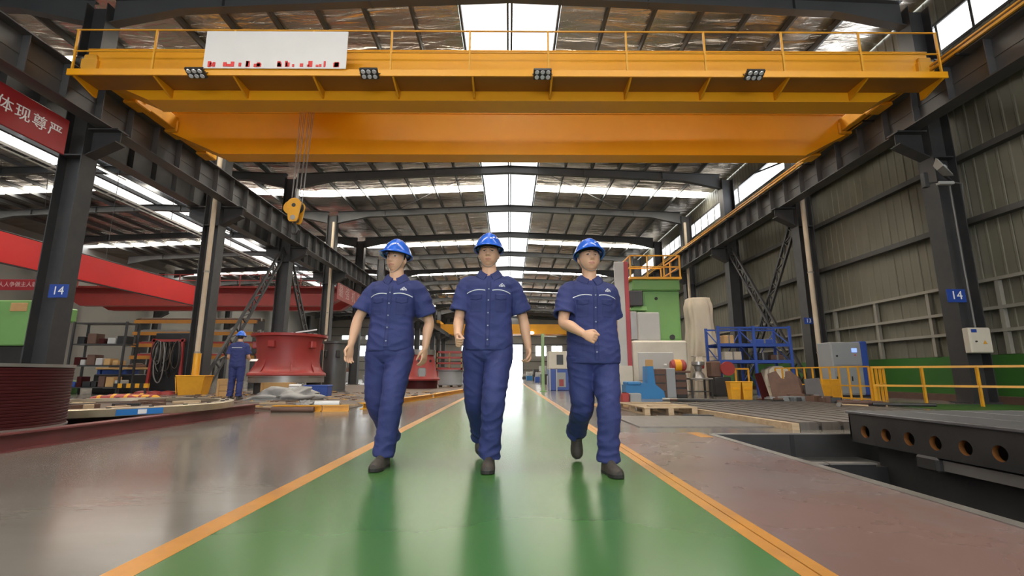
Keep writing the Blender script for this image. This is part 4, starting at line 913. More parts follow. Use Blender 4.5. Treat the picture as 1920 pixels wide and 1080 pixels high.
# rusty plates leaning
for k, (x, y, w, h, rx, rz, mt, lb_) in enumerate(((7.0,13.2,.34,.78,-.25,.5,m_dred,'dark red steel plate leaning at the left of the scrap pile'),(7.42,12.9,.75,.84,-.32,-.15,m_rust,'large rusty plate with a notched top leaning in the scrap pile'),(7.95,13.3,.5,.72,-.28,.2,m_rust,'rusty plate leaning behind the notched plate'),(8.28,13.1,.45,.62,-.2,-.2,M('dark_grey_plate',(.11,.10,.10),.5,.3,.3,3),'grey steel plate leaning at the right of the scrap pile'))):
    t = thing('steel_plate', lb_, 'plate', (x,y,.005), rz, 'plates leaning in the scrap pile')
    poly = [(-w/2,0),(w/2,0),(w/2*.95,h*.8),(w*.3,h),(w*.12,h*.98),(w*.05,h*.72),(-w*.08,h*.75),(-w*.2,h),(-w/2,h*.9)] if k in (1,2) else [(-w/2,0),(w/2,0),(w/2*.8,h),(-w/2*.9,h*.95)]
    o = MB().prism(poly, -.012, .012).build('plate', mt, t); o.rotation_euler = (rx,0,0)
    o = MB().bbox(-w*.3,w*.3,.03,.25,0,.06,.01).build('foot_batten', m_rust, t)
random.seed(51)
sc_ = MB()
for k in range(90):
    a = random.uniform(0,PI); x = random.gauss(7.6,.55); y = random.gauss(12.5,.3); s = random.uniform(.03,.12); l = s*random.uniform(1,3); z = .0; h = random.uniform(.03,.22)*math.exp(-((x-7.6)**2+(y-12.5)**2))
    c_, s_ = math.cos(a), math.sin(a)
    sc_.add([(x+c_*i*l-s_*j*s, y+s_*i*l+c_*j*s, z+zz) for zz in (0,h) for i,j in ((-1,-1),(1,-1),(1,1),(-1,1))], [(0,1,2,3),(4,5,6,7),(0,1,5,4),(1,2,6,5),(2,3,7,6),(3,0,4,7)], random.randint(0,2))
tag(sc_.build('scrap_heap', [m_rust, m_dst, m_grey]), 'heap of rusty scrap pieces below the leaning plates', 'scrap', None, 'stuff')
for k, (p0, p1, r, mt, lb_) in enumerate((((4.2,13.3,.04),(6.1,12.2,.04),.04,m_bare,'long steel bar on the floor left of the yellow bins'),((4.3,13.0,.04),(6.2,11.9,.04),.035,m_rust,'rusty bar beside the long steel bar'),((4.4,12.7,.05),(6.3,11.6,.05),.045,m_dst,'dark bar nearest the slotted bed, left side'),((7.9,11.7,.05),(8.7,11.3,.05),.05,m_rust,'short rusty pipe right of the scrap heap'),((8.3,11.1,.04),(9.4,10.7,.04),.04,m_dst,'dark pipe lying before the yellow fence'))):
    t = thing('steel_bar', lb_, 'bar', p0); d_ = Vector(p1)-Vector(p0); MB().tube([(0,0,0), tuple(d_)], r, 10).build('bar', mt, t, True); MB().bar(tuple(d_*.2-Vector((0,0,r))), tuple(d_*.2+Vector((.02,0,-r+.02))), .1, .02).build('packer', m_wood, t)
stp = thing('steel_strip', 'dark steel strip lying left of the slotted bed', 'strip', (3.0, 8.45, 0), -.42); MB().bbox(0,1.1,-.06,.06,0,.03,.006).build('strip', m_dst, stp); MB().bbox(.9,1.1,-.07,.07,.03,.045,.004).build('end_cap', m_bed, stp)
ham = thing('sledge_tool', 'bare steel sledge tool lying on the slotted bed', 'tool', (6.35, 9.35, .135), -.75); MB().lathe([(0,-.09),(.04,-.09),(.045,0),(.04,.09),(0,.09)],12,axis='y').build('head', m_bare, ham, True); MB().tube([(0,0,0),(.45,0,-.005)], .016, 8).build('handle', m_wood, ham)

# ------------------------------------------------------------------ yellow fences
def fence(p0, p1, n, label, mid, h=.88, thick=.05, rails=(.45,), posts=None):
    t = thing('safety_fence', label, 'fence', p0); d = Vector(p1)-Vector(p0)
    for k in range(n+1): q = d*(k/n); MB().bar((q.x,q.y,0),(q.x,q.y,h),thick,thick).build('post' if (posts is None or k in posts) else 'baluster', m_yel, t)
    for z in (h,)+tuple(rails): MB().bar((0,0,z),(d.x,d.y,z),thick,thick).build('rail', m_yel, t)
    return t
fence((8.42,15.2,0),(8.95,11.95,0),11,'yellow barred safety fence beside the scrap pile',True,.90,.035,(.10,.42))
fence((8.98,11.9,0),(12.0,9.6,0),4,'yellow two rail safety fence along the green wall',True,.88,.05,(.44,))
fence((8.98,11.9,0),(10.6,13.6,0),3,'yellow fence panel returning towards the grey cabinet',True,.88,.045,(.44,))
for x, y, l in ((8.99,12.0,'yellow bollard at the corner of the fences'),(8.68,13.6,'yellow bollard in the middle of the barred fence')):
    t = thing('bollard', l, 'bollard', (x+.09, y, 0)); MB().lathe([(0,0),(.10,0),(.10,.015),(.06,.02),(.06,.42),(.05,.46),(0,.47)],16).build('post', m_yel, t, True); MB().lathe([(.062,.30),(.062,.36)],16).build('band', m_orange, t)
yb_ = thing('yellow_box', 'yellow steel box behind the barred fence', 'box', (9.5, 14.6, 0)); MB().bbox(-.35,.35,-.25,.25,0,.55,.02).build('body', m_yel, yb_); MB().bbox(-.36,.36,-.26,.26,.52,.57,.01).build('lid', m_yel, yb_)
ec = thing('electrical_cabinet', 'grey electrical cabinet with blue side and small lit screen', 'cabinet', (11.05, 15.9, 0))
MB().bbox(-.55,.42,-.35,.35,.05,1.75,.02).build('body', m_grey, ec); MB().bbox(.42,.66,-.35,.35,.05,1.78,.03).build('blue_side', m_blue, ec); MB().box(-.5,.6,-.33,.33,0,.05).build('plinth', m_black, ec)
for x in (-.53, -.05): 
    o = MB().bbox(x,x+.46,-.37,-.35,.1,.98,.008).build('door', m_grey, ec); MB().bbox(x+.05,x+.09,-.39,-.37,.5,.65,.005).build('handle', m_black, o)
MB().bbox(-.53,.41,-.37,-.35,1.0,1.7,.008).build('control_panel', m_grey, ec); MB().bbox(.1,.28,-.38,-.37,1.42,1.55,.004).build('screen', emit('screen_glow',(.05,.25,1),1.2), ec); MB().lathe([(0,-.02),(.03,-.02),(.03,.02),(0,.02)],12,(-.4,-.38,1.3),axis='y').build('key_switch', m_black, ec); MB().lathe([(0,-.02),(.02,-.02),(.02,.02),(0,.02)],12,(.2,-.38,1.33),axis='y').build('red_button', m_bred, ec)
sw = thing('switch_box', 'beige switch box with warning triangle on the first right column', 'switch box', (11.55, 11.74, 1.22))
MB().bbox(-.27,.27,-.14,.04,0,.62,.02).build('body', m_cream, sw); o = MB().bbox(-.25,.25,-.152,-.14,.02,.60,.008).build('door', m_cream, sw); MB().prism([(.03,.22),(.13,.22),(.08,.31)],-.156,-.152).build('warning_triangle', m_yel, o); MB().bbox(-.22,-.08,-.156,-.152,.50,.58,.002).build('blue_label', m_sblue, o); MB().lathe([(0,-.02),(.02,-.02),(.02,.02),(0,.02)],10,(-.14,-.16,.28),axis='y').build('lock', m_black, o)
MB().tube([(.05,0,.62),(.05,.02,2.2),(.05,.02,4.4)], .02, 8).build('conduit', m_cable, sw)
# floodlight on the column
fl = thing('column_floodlight', 'square floodlight on an arm with loose cable on the first right column', 'floodlight', (11.28, 11.7, 5.6))
o = MB().loft([[(-.22,0,-.22),(.22,0,-.22),(.22,0,.22),(-.22,0,.22)],[(-.12,.16,-.12),(.12,.16,-.12),(.12,.16,.12),(-.12,.16,.12)]]).build('housing', m_cable, fl, False, (-.12,-.35,.35)); o.rotation_euler = (-.5,.5,.35)
o2 = MB().box(-.19,.19,-.012,0,-.19,.19).build('lens', m_lgrey, o); MB().lathe([(0,-.03),(.05,-.02),(.05,0)],12,(0,-.01,0),axis='y').build('bulb', m_glass, o)
MB().bar((-.1,-.2,.25),(.35,.0,.1),.05,.05).bar((-.45,-.1,-.02),(.3,-.02,.12),.03,.03).build('arm', m_steel, fl); MB().bbox(-.1,.3,-.12,.0,-.02,.06,.01).build('ballast', m_lgrey, fl); MB().bbox(-.52,-.40,-.16,-.04,-.12,.28,.01).build('small_bracket', m_steel, fl)
MB().tube([(.3,-.05,.05),(.7,.1,.08),(.85,.3,-.3),(.88,.45,-.8),(.86,.45,-1.6)], .018, 8).build('cable', m_cable, fl, True)

# ------------------------------------------------------------------ machines and posts along the far right of the walkway
m_pgreen = M('pale_green_paint', (.27,.40,.20), .5, 0, .1, 2)
gp = thing('green_post', 'slim pale green post standing right of the walkway', 'post', (1.44, 20.6, 0)); MB().bbox(-.065,.065,-.065,.065,.02,2.45,.01).build('post', m_pgreen, gp); MB().bbox(-.14,.14,-.14,.14,0,.03,.005).build('base_plate', m_mgreen, gp); MB().bar((0,0,2.35),(.6,0,2.32),.04,.05).build('arm', m_lgrey, gp)
cn = thing('control_unit', 'white and blue control unit cabinet right of the walkway', 'machine', (2.25, 22.2, 0))
MB().bbox(-.45,.45,-.4,.4,.0,.95,.03).build('blue_base', m_blue, cn); MB().bbox(-.47,.45,-.4,.4,.95,1.75,.03).build('white_top', m_cream, cn); MB().bbox(-.1,.2,-.42,-.4,1.15,1.6,.01).build('window', m_dst, cn); MB().bbox(-.1,.3,-.42,-.4,.15,.8,.01).build('front_panel', m_grey, cn); MB().bbox(.0,.2,-.43,-.42,.2,.5,.01).build('red_panel', m_red, cn)
for x in (-.42,-.12): MB().bar((x,-.46,0),(x,-.46,1.0),.05,.05).build('frame_bar', m_lgrey, cn)
random.seed(61)
for k in range(14):
    y = 25+k*4.2; x = 1.75+random.uniform(.2,1.6); w = random.uniform(.5,1.1); h = random.uniform(.8,1.7)
    mt, cname = [(m_blue,'blue'),(m_rust,'rusty'),(m_lgrey,'pale grey'),(m_dst,'dark'),(m_cyan,'bright blue')][k % 5]
    t = thing('machine_tool', '%s machine tool right of the walkway, %s beyond the control unit' % (cname, ordinal(k+1)), 'machine', (x+w/2,y,0), 0, 'machine tools along the far walkway')
    MB().bbox(-w/2,w/2,-.5,.5,0,h*.55,.03).build('bed', mt, t); MB().bbox(-w*.4,w*.3,-.3,.4,h*.55,h,.03).build('head', m_lgrey if k%2 else mt, t); MB().lathe([(0,-.1),(.1,-.1),(.1,.1),(0,.1)],12,(0,-.35,h*.7),axis='y').build('spindle', m_bare, t)
random.seed(63)
for k in range(9):
    y = 27+k*6; x = 7+random.uniform(0,2.5); h = random.uniform(1.6,3.2); mt, cname = [(m_mgreen,'green'),(m_cream,'cream'),(m_grey,'grey')][k % 3]
    t = thing('machine_tool', '%s tall machine tool by the right columns, %s behind the green lathe' % (cname, ordinal(k+1)), 'machine', (x,y,0), 0, 'tall machines by the right columns')
    MB().bbox(-.9,.9,-.8,.8,0,h*.4,.04).build('bed', m_cream if k%2 else mt, t); MB().bbox(-.5,.6,-.5,.6,h*.4,h,.04).build('column', mt, t); MB().bbox(-.6,-.1,-.8,-.4,h*.55,h*.85,.03).build('head', m_dst, t)
# ------------------------------------------------------------------ people
m_skin = M('skin', (.66,.385,.245), .5, 0, .06, 8, .02, 60)
m_lip  = M('lips', (.50,.22,.16), .45, 0, .05, 8)
m_brow = M('eyebrow', (.10,.055,.038), .6, 0, .2, 40)
m_hair = M('black_hair', (.018,.014,.012), .5, 0, .3, 30)
m_eye  = M('eye_dark', (.035,.022,.018), .3, 0, .1, 10)
m_shade= M('eye_white', (.62,.55,.5), .4, 0, .05, 10)
m_cloth= M('navy_workwear', (.026,.037,.148), .75, 0, .16, 5, .12, 90, dirt=(.021,.029,.112), dirtamt=.5, dscale=4)
m_cloth2=M('navy_workwear_trim', (.023,.033,.128), .75, 0, .12, 6, .1, 90)
m_helm = M('helmet_blue', (.020,.125,.62), .18, 0, .05, 2)
m_strap= M('strap_grey', (.20,.18,.15), .6, 0, .1, 6)
m_shoe = M('grey_brown_shoe', (.055,.045,.038), .6, 0, .25, 10, .1, 50)
m_sole = M('dark_sole', (.022,.02,.019), .7, 0, .2, 10)
m_btn  = M('dull_button', (.30,.32,.38), .4, .3, .1, 6)
m_pipew= M('white_piping', (.72,.73,.78), .5, 0, .05, 6)

def catmull(pts, rad, sub=5):
    P = [Vector(p) for p in pts]; out = []; n = len(P)
    for i in range(n-1):
        p0, p1, p2, p3 = P[max(i-1,0)], P[i], P[i+1], P[min(i+2,n-1)]
        for k in range(sub):
            t = k/sub; t2 = t*t; t3 = t2*t
            q = .5*((2*p1)+(p2-p0)*t+(2*p0-5*p1+4*p2-p3)*t2+(3*p1-p0-3*p2+p3)*t3)
            s = t*t*(3-2*t); out.append((q, rad[i]*(1-s)+rad[i+1]*s))
    out.append((P[-1], rad[-1])); return out
def limb(mb, pts, rad, n=18, sub=5, hem=0., wall=.012):
    c = catmull(pts, rad, sub); k = len(c)
    u = (c[1][0]-c[0][0]).normalized().orthogonal().normalized(); rings = []
    for i, (p, r) in enumerate(c):
        d = (c[min(i+1,k-1)][0]-c[max(i-1,0)][0]).normalized(); u = (u-d*u.dot(d)).normalized(); w = d.cross(u)
        rings.append((p, u.copy(), w.copy(), r, d))
    R = lambda p,u,w,r: [p+(u*math.cos(a)+w*math.sin(a))*r for a in [2*PI*j/n for j in range(n)]]
    L = [R(p,u,w,r) for p,u,w,r,d in rings]
    if hem:
        p,u,w,r,d = rings[-1]; L.append(R(p,u,w,r-wall)); L.append(R(p-d*hem,u,w,r-wall-.004)); 
    else:
        p,u,w,r,d = rings[-1]; L.append(R(p+d*r*.35,u,w,r*.75)); L.append(R(p+d*r*.5,u,w,r*.35))
        p,u,w,r,d = rings[0]; L.insert(0, R(p-d*r*.35,u,w,r*.75)); L.insert(0, R(p-d*r*.5,u,w,r*.35))
    mb.loft(L)
def sell(cx, cy, z, rx, ry, n=28, e=2.5, tw=0.):
    out = []
    for j in range(n):
        a = 2*PI*j/n; c_, s_ = math.cos(a), math.sin(a)
        x = rx*math.copysign(abs(c_)**(2/e), c_); y = ry*math.copysign(abs(s_)**(2/e), s_)
        out.append((cx+x*math.cos(tw)-y*math.sin(tw), cy+x*math.sin(tw)+y*math.cos(tw), z))
    return out
def g(x, s): return math.exp(-(x/s)**2)
def head_point(th, ph, wide=1.0):
    # th: polar from +z, ph: azimuth, front is -y
    x = .079*wide*math.sin(th)*math.cos(ph); y = .093*math.sin(th)*math.sin(ph); z = (.118 if th < PI/2 else .113)*math.cos(th)
    if z < -.015:
        t = min(1, (-z-.015)/.103); x *= 1-.17*t**2.0
        if y > 0: y *= 1-.45*t
        else: y *= 1+.10*t
    front = max(0, -math.sin(ph))*math.sin(th)
    if front > .1:
        ax = abs(x); f = min(1, (front-.1)*2)
        nz = 0
        if -.04 < z < .034: nz = .027*g(x, .0125+.004*max(0,min(1,(.0-z)/.03)))*max(0, min(1, (.036-z)/.062))*min(1, max(0,(z+.040)/.008))
        y -= f*nz
        y -= f*.006*g(ax-.011,.007)*g(z+.030,.008)
        y += f*.0075*g(ax-.031,.016)*g(z-.010,.011)
        y -= f*.003*g(z-.032,.010)*g(ax-.028,.025)
        y -= f*.004*g(ax-.042,.02)*g(z+.022,.02)
        y -= f*.006*g(x,.024)*g(z+.055,.006) + f*.006*g(x,.020)*g(z+.069,.006)
        y += f*.004*g(x,.03)*g(z+.062,.0035)
        y += f*.004*g(x,.03)*g(z+.083,.007)
        y -= f*.006*g(x,.026)*g(z+.102,.012)
    return Vector((x, y, z))
def grid_sphere(fn, nu=56, nv=44):
    rings = []
    for i in range(nv):
        th = PI*(i+.5)/nv; rings.append([fn(th, 2*PI*j/nu) for j in range(nu)])
    return rings
def eval_mesh(mb, name, voxel, smooth_it, mats):
    me = mb.mesh(name+'_src', mats); o = bpy.data.objects.new('tmp', me); COL.objects.link(o)
    r = o.modifiers.new('r', 'REMESH'); r.mode = 'VOXEL'; r.voxel_size = voxel
    if smooth_it: s = o.modifiers.new('s', 'SMOOTH'); s.factor = .5; s.iterations = smooth_it
    dg = bpy.context.evaluated_depsgraph_get(); out = bpy.data.meshes.new_from_object(o.evaluated_get(dg)); out.name = name
    bpy.data.objects.remove(o); bpy.data.meshes.remove(me)
    out.materials.clear()
    for m in mats: out.materials.append(m)
    for p in out.polygons: p.use_smooth = True; p.material_index = 0
    return out
def hand(mb, wr, d, nrm, side, curl, thumb=.4, spread=.0, sc=1.0):
    wr = Vector(wr); d = Vector(d).normalized(); nrm = Vector(nrm); nrm = (nrm-d*nrm.dot(d)).normalized(); s = Vector(side); s = (s-d*s.dot(d)-nrm*s.dot(nrm)).normalized()
    rings = []
    for t, hw, ht in ((-.015,.026,.020),(.012,.030,.019),(.045,.039,.016),(.075,.041,.014),(.090,.037,.011)):
        c = wr+d*t*sc; rings.append([c+s*hw*sc*math.cos(a)+nrm*ht*sc*math.sin(a) for a in [2*PI*j/16 for j in range(16)]])
    mb.loft(rings)
    Ls = (.070,.078,.073,.057)
    for i in range(4):
        p = wr+d*.084*sc+s*(.0305-.0205*i)*sc; dd = (d+s*(spread*(1.5-i))).normalized(); pts = [p-d*.01, p]; a = 0
        for q, fr in enumerate((.45,.30,.25)):
            a += curl[q] if isinstance(curl, (tuple,list)) else curl
            dq = dd*math.cos(a)+nrm*math.sin(a); p = p+dq*Ls[i]*fr*sc; pts.append(p)
        limb(mb, pts, [.0092*sc,.0092*sc,.0088*sc,.0080*sc,.0068*sc], 8, 3)
    p = wr+d*.022*sc+s*.026*sc; t1 = (d*.72+s*.55+nrm*.35).normalized(); t2 = (d*.85+s*(.15-.5*thumb)+nrm*(.3+.5*thumb)).normalized()
    limb(mb, [p-t1*.012, p, p+t1*.042*sc, p+t1*.042*sc+t2*.030*sc, p+t1*.042*sc+t2*.052*sc], [.014*sc,.014*sc,.0115*sc,.0098*sc,.008*sc], 8, 3)

def lerp(a, b, t): return Vector(a)*(1-t)+Vector(b)*t
def person(label, loc, rz, J, seed, yaw=0., hpitch=0., hroll=0., wide=1.0, hold=None, cw=1.0, vox=.0046):
    root = thing('person', label, 'person', loc, rz)
    PL, CH, NK, HD = Vector(J['pelvis']), Vector(J['chest']), Vector(J['neck']), Vector(J['head'])
    Rh = Matrix.Rotation(yaw, 3, 'Z') @ Matrix.Rotation(hroll, 3, 'Y') @ Matrix.Rotation(hpitch, 3, 'X')
    def spine(z):
        pts = [(0, PL.x, PL.y), (PL.z, PL.x, PL.y), (CH.z, CH.x, CH.y), (NK.z, NK.x, NK.y), (3, NK.x, NK.y)]
        for i in range(4):
            if pts[i][0] <= z <= pts[i+1][0]:
                t = (z-pts[i][0])/(pts[i+1][0]-pts[i][0]); return pts[i][1]*(1-t)+pts[i+1][1]*t, pts[i][2]*(1-t)+pts[i+1][2]*t
    tw = J.get('twist', 0.)
    z0, z1 = PL.z, NK.z
    def zz(t): return z0+(z1-z0)*t
    # ---- body: one continuous skin surface
    b = MB()
    b.loft([sell(*spine(zz(t)), zz(t), rx*cw, ry, 24, 2.3, tw*max(0,t)) for t, rx, ry in ((-.12,.10,.08),(-.05,.15,.10),(.1,.155,.105),(.35,.145,.10),(.65,.165,.11),(.85,.16,.10),(.95,.10,.075),(1.0,.06,.055))])
    hb_ = HD+Rh@Vector((0,.012,-.075))
    limb(b, [NK+Vector((0,.0,-.05)), NK+Vector((0,-.005,.0)), lerp(NK, hb_, .6), hb_, HD+Rh@Vector((0,.01,-.03))], [.068,.062,.058,.057,.05], 20)
    b.loft([[HD+Rh@q for q in r] for r in grid_sphere(lambda th, ph: head_point(th, ph, wide))])
    for s in (-1, 1):
        b.loft([[HD+Rh@Vector((s*(.073*wide+.010*math.sin(th)*math.cos(ph)+.006), .014+.016*math.sin(th)*math.sin(ph)-s*0, -.006+.030*math.cos(th))) for ph in [2*PI*j/12 for j in range(12)]] for th in [PI*(i+.5)/9 for i in range(9)]])
    for k in 'ab':
        sx = -1 if k == 'a' else 1
        S, E, W = Vector(J['sh'+k]), Vector(J['el'+k]), Vector(J['wr'+k])
        limb(b, [lerp(S, CH, .25), S, lerp(S,E,.5), E, lerp(E,W,.35), lerp(E,W,.75), W], [.05,.054,.047,.041,.043,.033,.026], 16)
        hd = J['hand'+k]; hand(b, W, hd['d'], hd['n'], hd['s'], hd['curl'], hd.get('thumb',.4), hd.get('spread',.04))
        H, K, A, T = Vector(J['hip'+k]), Vector(J['kn'+k]), Vector(J['an'+k]), Vector(J['to'+k])
        limb(b, [lerp(H,PL,.3), H, lerp(H,K,.5), K, lerp(K,A,.3), lerp(K,A,.8), A, lerp(A,T,.3)+Vector((0,0,-.02))], [.08,.082,.07,.052,.054,.040,.036,.034], 14)
    me = eval_mesh(b, 'body', vox, 2, [m_skin, m_lip, m_brow, m_eye, m_shade])
    Ri = Rh.transposed()
    for p in me.polygons:
        c = p.center
        if c.z < HD.z-.2: continue
        q = Ri@(c-HD); ax = abs(q.x)
        if q.y > -.03 or abs(q.z) > .14: continue
        if ax < .0245 and abs(q.z+.0615) < .0085*(1-(ax/.028)**2)+.001: p.material_index = 1
        zb = .0300+.0035*g(ax-.034,.012)
        if .013 < ax < .049 and abs(q.z-zb) < .0036*(1-.5*g(ax-.049,.012)): p.material_index = 2
        e = (ax-.031)/.0145
        if abs(e) < 1 and abs(q.z-.0105) < .0046*(1-e*e)+.0008: p.material_index = 3 if (abs(e) < .45 or q.z > .0112) else 4
    body = link('body', me, root)
    # ---- hair, under the helmet
    h = MB()
    rings = grid_sphere(lambda th, ph: head_point(th, ph, wide)*1.055, 40, 30)
    for i in range(29):
        for j in range(40):
            k = (j+1) % 40; quad = [rings[i][j], rings[i+1][j], rings[i+1][k], rings[i][k]]; c = sum(quad, Vector())/4
            if c.z > .045 or (c.y > .035 and c.z > -.055) or (c.y > -.012 and c.z > .022) or (-.02 < c.y < .0 and c.z > -.005): h.add([HD+Rh@q for q in quad], [(0,1,2,3)])
    h.build('hair', m_hair, root, True)
    # ---- helmet
    hc = HD+Rh@Vector((0, .004, .052)); Rt = Rh@Matrix.Rotation(J.get('hat', -.05), 3, 'X')
    hm = MB(); rings = []
    for i in range(15):
        th = PI/2*(1-i/14.6); ring = []
        for j in range(48):
            ph = 2*PI*j/48; cx, cy = math.cos(ph), math.sin(ph); rr = math.sin(PI/2-th) if False else math.cos(PI/2-th)
            x = .116*cx*rr; y = .138*cy*rr; z = .122*(1-rr**2.2)**.72
            z += .010*g(x,.03)*(1-rr)*1.0 + .006*g(abs(x)-.05,.012)*(1-rr)
            if cy < 0: z += .006*(1-rr)
            ring.append(hc+Rt@Vector((x,y,z)))
        rings.append(ring)
    shell = hm.loft(rings, 0, True).build('helmet', m_helm, root, True)
    br = MB(); rings = []
    for kx, dz in ((.985,.006),(1.0,.000),(1.0,-.010)):
        pass
    inner, outer, lo_i, lo_o = [], [], [], []
    for j in range(48):
        ph = 2*PI*j/48; cx, cy = math.cos(ph), math.sin(ph); ext = .014+(.042*max(0,-cy)**2.2)
        inner.append(hc+Rt@Vector((.114*cx,.136*cy,.006))); outer.append(hc+Rt@Vector(((.116+ext*.7)*cx,(.138+ext)*cy,-.012-.010*max(0,-cy)))); lo_o.append(hc+Rt@Vector(((.115+ext*.7)*cx,(.137+ext)*cy,-.019-.010*max(0,-cy)))); lo_i.append(hc+Rt@Vector((.106*cx,.128*cy,-.004)))
    br.loft([inner, outer, lo_o, lo_i], 0, False).build('brim', m_helm, shell, True)
    MB().loft([[hc+Rt@Vector((.108*math.cos(a),.130*math.sin(a),z)) for a in [2*PI*j/32 for j in range(32)]] for z in (-.02, .01)], 0, False).build('inner_band', m_black, shell, True)
    # mark on the helmet front
    mk = MB()
    for (dx, dz, w, hh) in ((-.022,.0,.016,.010),(.0,.006,.016,.012),(.024,.0,.014,.010)):
        rr_ = []
        for (a, bz) in ((dx-w/2,dz-hh/2),(dx+w/2,dz-hh/2),(dx+w/2,dz+hh/2),(dx-w/2,dz+hh/2)):
            zq = .050+bz; rr = math.sqrt(max(0,1-(zq/.122)**2)); yq = -.139*math.sqrt(max(0,rr*rr-(a/.116)**2)); rr_.append((a+.045,yq*(.93)-.004,zq))
        mk.add([hc+Rt@Vector(q) for q in rr_], [(0,1,2,3)])
    mk.build('helmet_mark', m_pipew, shell)
    # chin strap
    cs = []
    for t in range(17):
        a = PI*t/16; cs.append(HD+Rh@Vector((.080*wide*math.cos(a), -.012-.045*math.sin(a)**2, .055-.176*math.sin(a)**.8)))
    MB().tube(cs, .0034, 6).build('chin_strap', m_strap, root, True)
    # ---- shirt
    s = MB(); hemz = J.get('hem', z0-.04)
    prof = [(hemz+.045,.17,.11),(hemz,.176,.118),(hemz-.0,.196,.140),(hemz+.07,.202,.142),(zz(.28),.190,.131),(zz(.45),.190,.131),(zz(.66),.204,.140),(zz(.80),.206,.134),(zz(.88),.190,.116),(zz(.945),.135,.094),(zz(.985),.088,.078),(zz(1.01),.072,.068)]
    rgs = []
    for z, rx, ry in prof:
        cyy = spine(z)[1]; tl = .036*max(0, min(1, (z-zz(.86))/(zz(1.0)-zz(.86))))
        rgs.append([(q[0], q[1], q[2]+tl*max(-1.3,min(1.3,(q[1]-cyy)/.08))) for q in sell(*spine(z), z, rx*cw, ry*J.get('deep',1.), 32, 2.45, tw*max(0,(z-z0)/(z1-z0)))])
    s.loft(rgs)
    for k in 'ab':
        S, E = Vector(J['sh'+k]), Vector(J['el'+k]); dirn = (E-S).normalized(); W = Vector(J['wr'+k])
        inn = lerp(S, Vector((spine(S.z)[0], spine(S.z)[1], S.z)), .45)
        limb(s, [inn, lerp(inn,S,.75)+Vector((0,0,.004)), lerp(S,E,.22), lerp(S,E,.5), lerp(S,E,.79)], [.072,.075,.077,.080,.088], 22, 5, .05, .014)
    sh = eval_mesh(s, 'shirt', .0072, 4, [m_cloth])
    def folds(me, centers, amp, base, sd):
        off = Vector((sd*7.3, sd*2.1, sd*4.4))
        nrm_ = [v.normal.copy() for v in me.vertices]
        for v in me.vertices:
            c = v.co.copy(); a = base
            for (p, r, k) in centers: a += k*math.exp(-((c-p).length/r)**2)
            n1 = 1-abs(noise.noise(Vector((c.x*7+c.z*3, c.y*7, c.z*15-abs(c.x)*6))+off))*2.4
            n2 = noise.noise(Vector((c.x*16, c.y*16, c.z*24+c.x*8))+off)
            v.co = c+nrm_[v.index]*amp*a*(n1*.8+n2*.45)
    ce = [(Vector((*spine(hemz+.08), hemz+.08)), .22, 1.0)]+[(Vector(J['sh'+k])+Vector((0,0,-.06)), .14, .8) for k in 'ab']+[(lerp(J['sh'+k], J['el'+k], .7), .12, .7) for k in 'ab']
    folds(sh, ce, .0065, .5, seed)
    for p in sh.polygons: p.use_smooth = True
    shirt = link('shirt', sh, root)
    bvh = BVHTree.FromPolygons([v.co.copy() for v in sh.vertices], [tuple(p.vertices) for p in sh.polygons])
    def surf(x, z, off):
        cx, cy = spine(z); c_, s_ = math.cos(tw*max(0,(z-z0)/(z1-z0))), math.sin(tw*max(0,(z-z0)/(z1-z0)))
        o = Vector((cx+x*c_+1*s_, cy+x*s_-1*c_, z)); d = Vector((-s_, c_, 0))
        hit = bvh.ray_cast(o, d)
        if hit[0] is None or hit[3] > 1.2: return None
        return hit[0]-d*off
    def patch(name, fx, nu, nv, off, mat, parent):
        m = MB(); pts = {}
        for i in range(nu+1):
            for j in range(nv+1):
                x, z = fx(i/nu, j/nv); e = (i in (0,nu) or j in (0,nv)); q = surf(x, z, off if not e else off*.15)
                if q is None: return None
                pts[i,j] = q
        for i in range(nu):
            for j in range(nv): m.add([pts[i,j],pts[i+1,j],pts[i+1,j+1],pts[i,j+1]], [(0,1,2,3)])
        return m.build(name, mat, parent, True)
    if hold is None or True:
        zc = zz(.705)
        patch('placket', lambda u, v: (-.019+.038*u, hemz+.02+(zz(.86)-hemz-.02)*v), 4, 40, .006, m_cloth2, shirt)
        for sx in (-1, 1):
            patch('white_piping', lambda u, v: (sx*(.028+.145*u), zc+.006+.008*math.sin(u*PI)-.020*u*u+.008*v), 18, 3, .0045, m_pipew, shirt)
            fl_ = patch('pocket_flap', lambda u, v: (sx*(.050+.095*u), zc-.062+.045*v-.012*(1-abs(2*u-1))*(1-v)), 10, 6, .007, m_cloth2, shirt)
            patch('pocket', lambda u, v: (sx*(.054+.087*u), zc-.165+.105*v), 10, 10, .003, m_cloth2, shirt)
        for t in (.86, .70, .52, .34, .14):
            q = surf(.0, hemz+(zz(.87)-hemz)*t, .008)
            if q: MB().lathe([(0,-.003),(.0055,-.002),(.0055,.002),(0,.003)], 10, q, axis='y').build('button', m_btn, shirt)
        lg = MB(); zl = zc+.052
        for (x0,x1,x2,x3,za,zb) in ((.086,.104,.100,.092,.002,.008),(.095,.113,.108,.100,.010,.017),(.104,.124,.120,.112,.001,.007)):
            qs = [surf(x, zl+z, .004) for x, z in ((x0,za),(x1,za),(x2,zb),(x3,zb))]
            if all(qs): lg.add(qs, [(0,1,2,3)])
        if lg.v: lg.build('chest_logo', m_pipew, shirt)
        tm = text_mesh('chest_lettering', '南昌矿机', .0125, m_pipew, .0005, .0005)
        ok = True
        for v in tm.vertices:
            q = surf(v.co.x+.104, zl-.007+v.co.y, .0045+v.co.z)
            if q is None: ok = False; break
            v.co = q
        if ok: link('chest_lettering', tm, shirt)
    # collar: folded over, resting on the shirt
    co = MB(); nn = 36; cxn, cyn = spine(zz(1.0)); rows = []
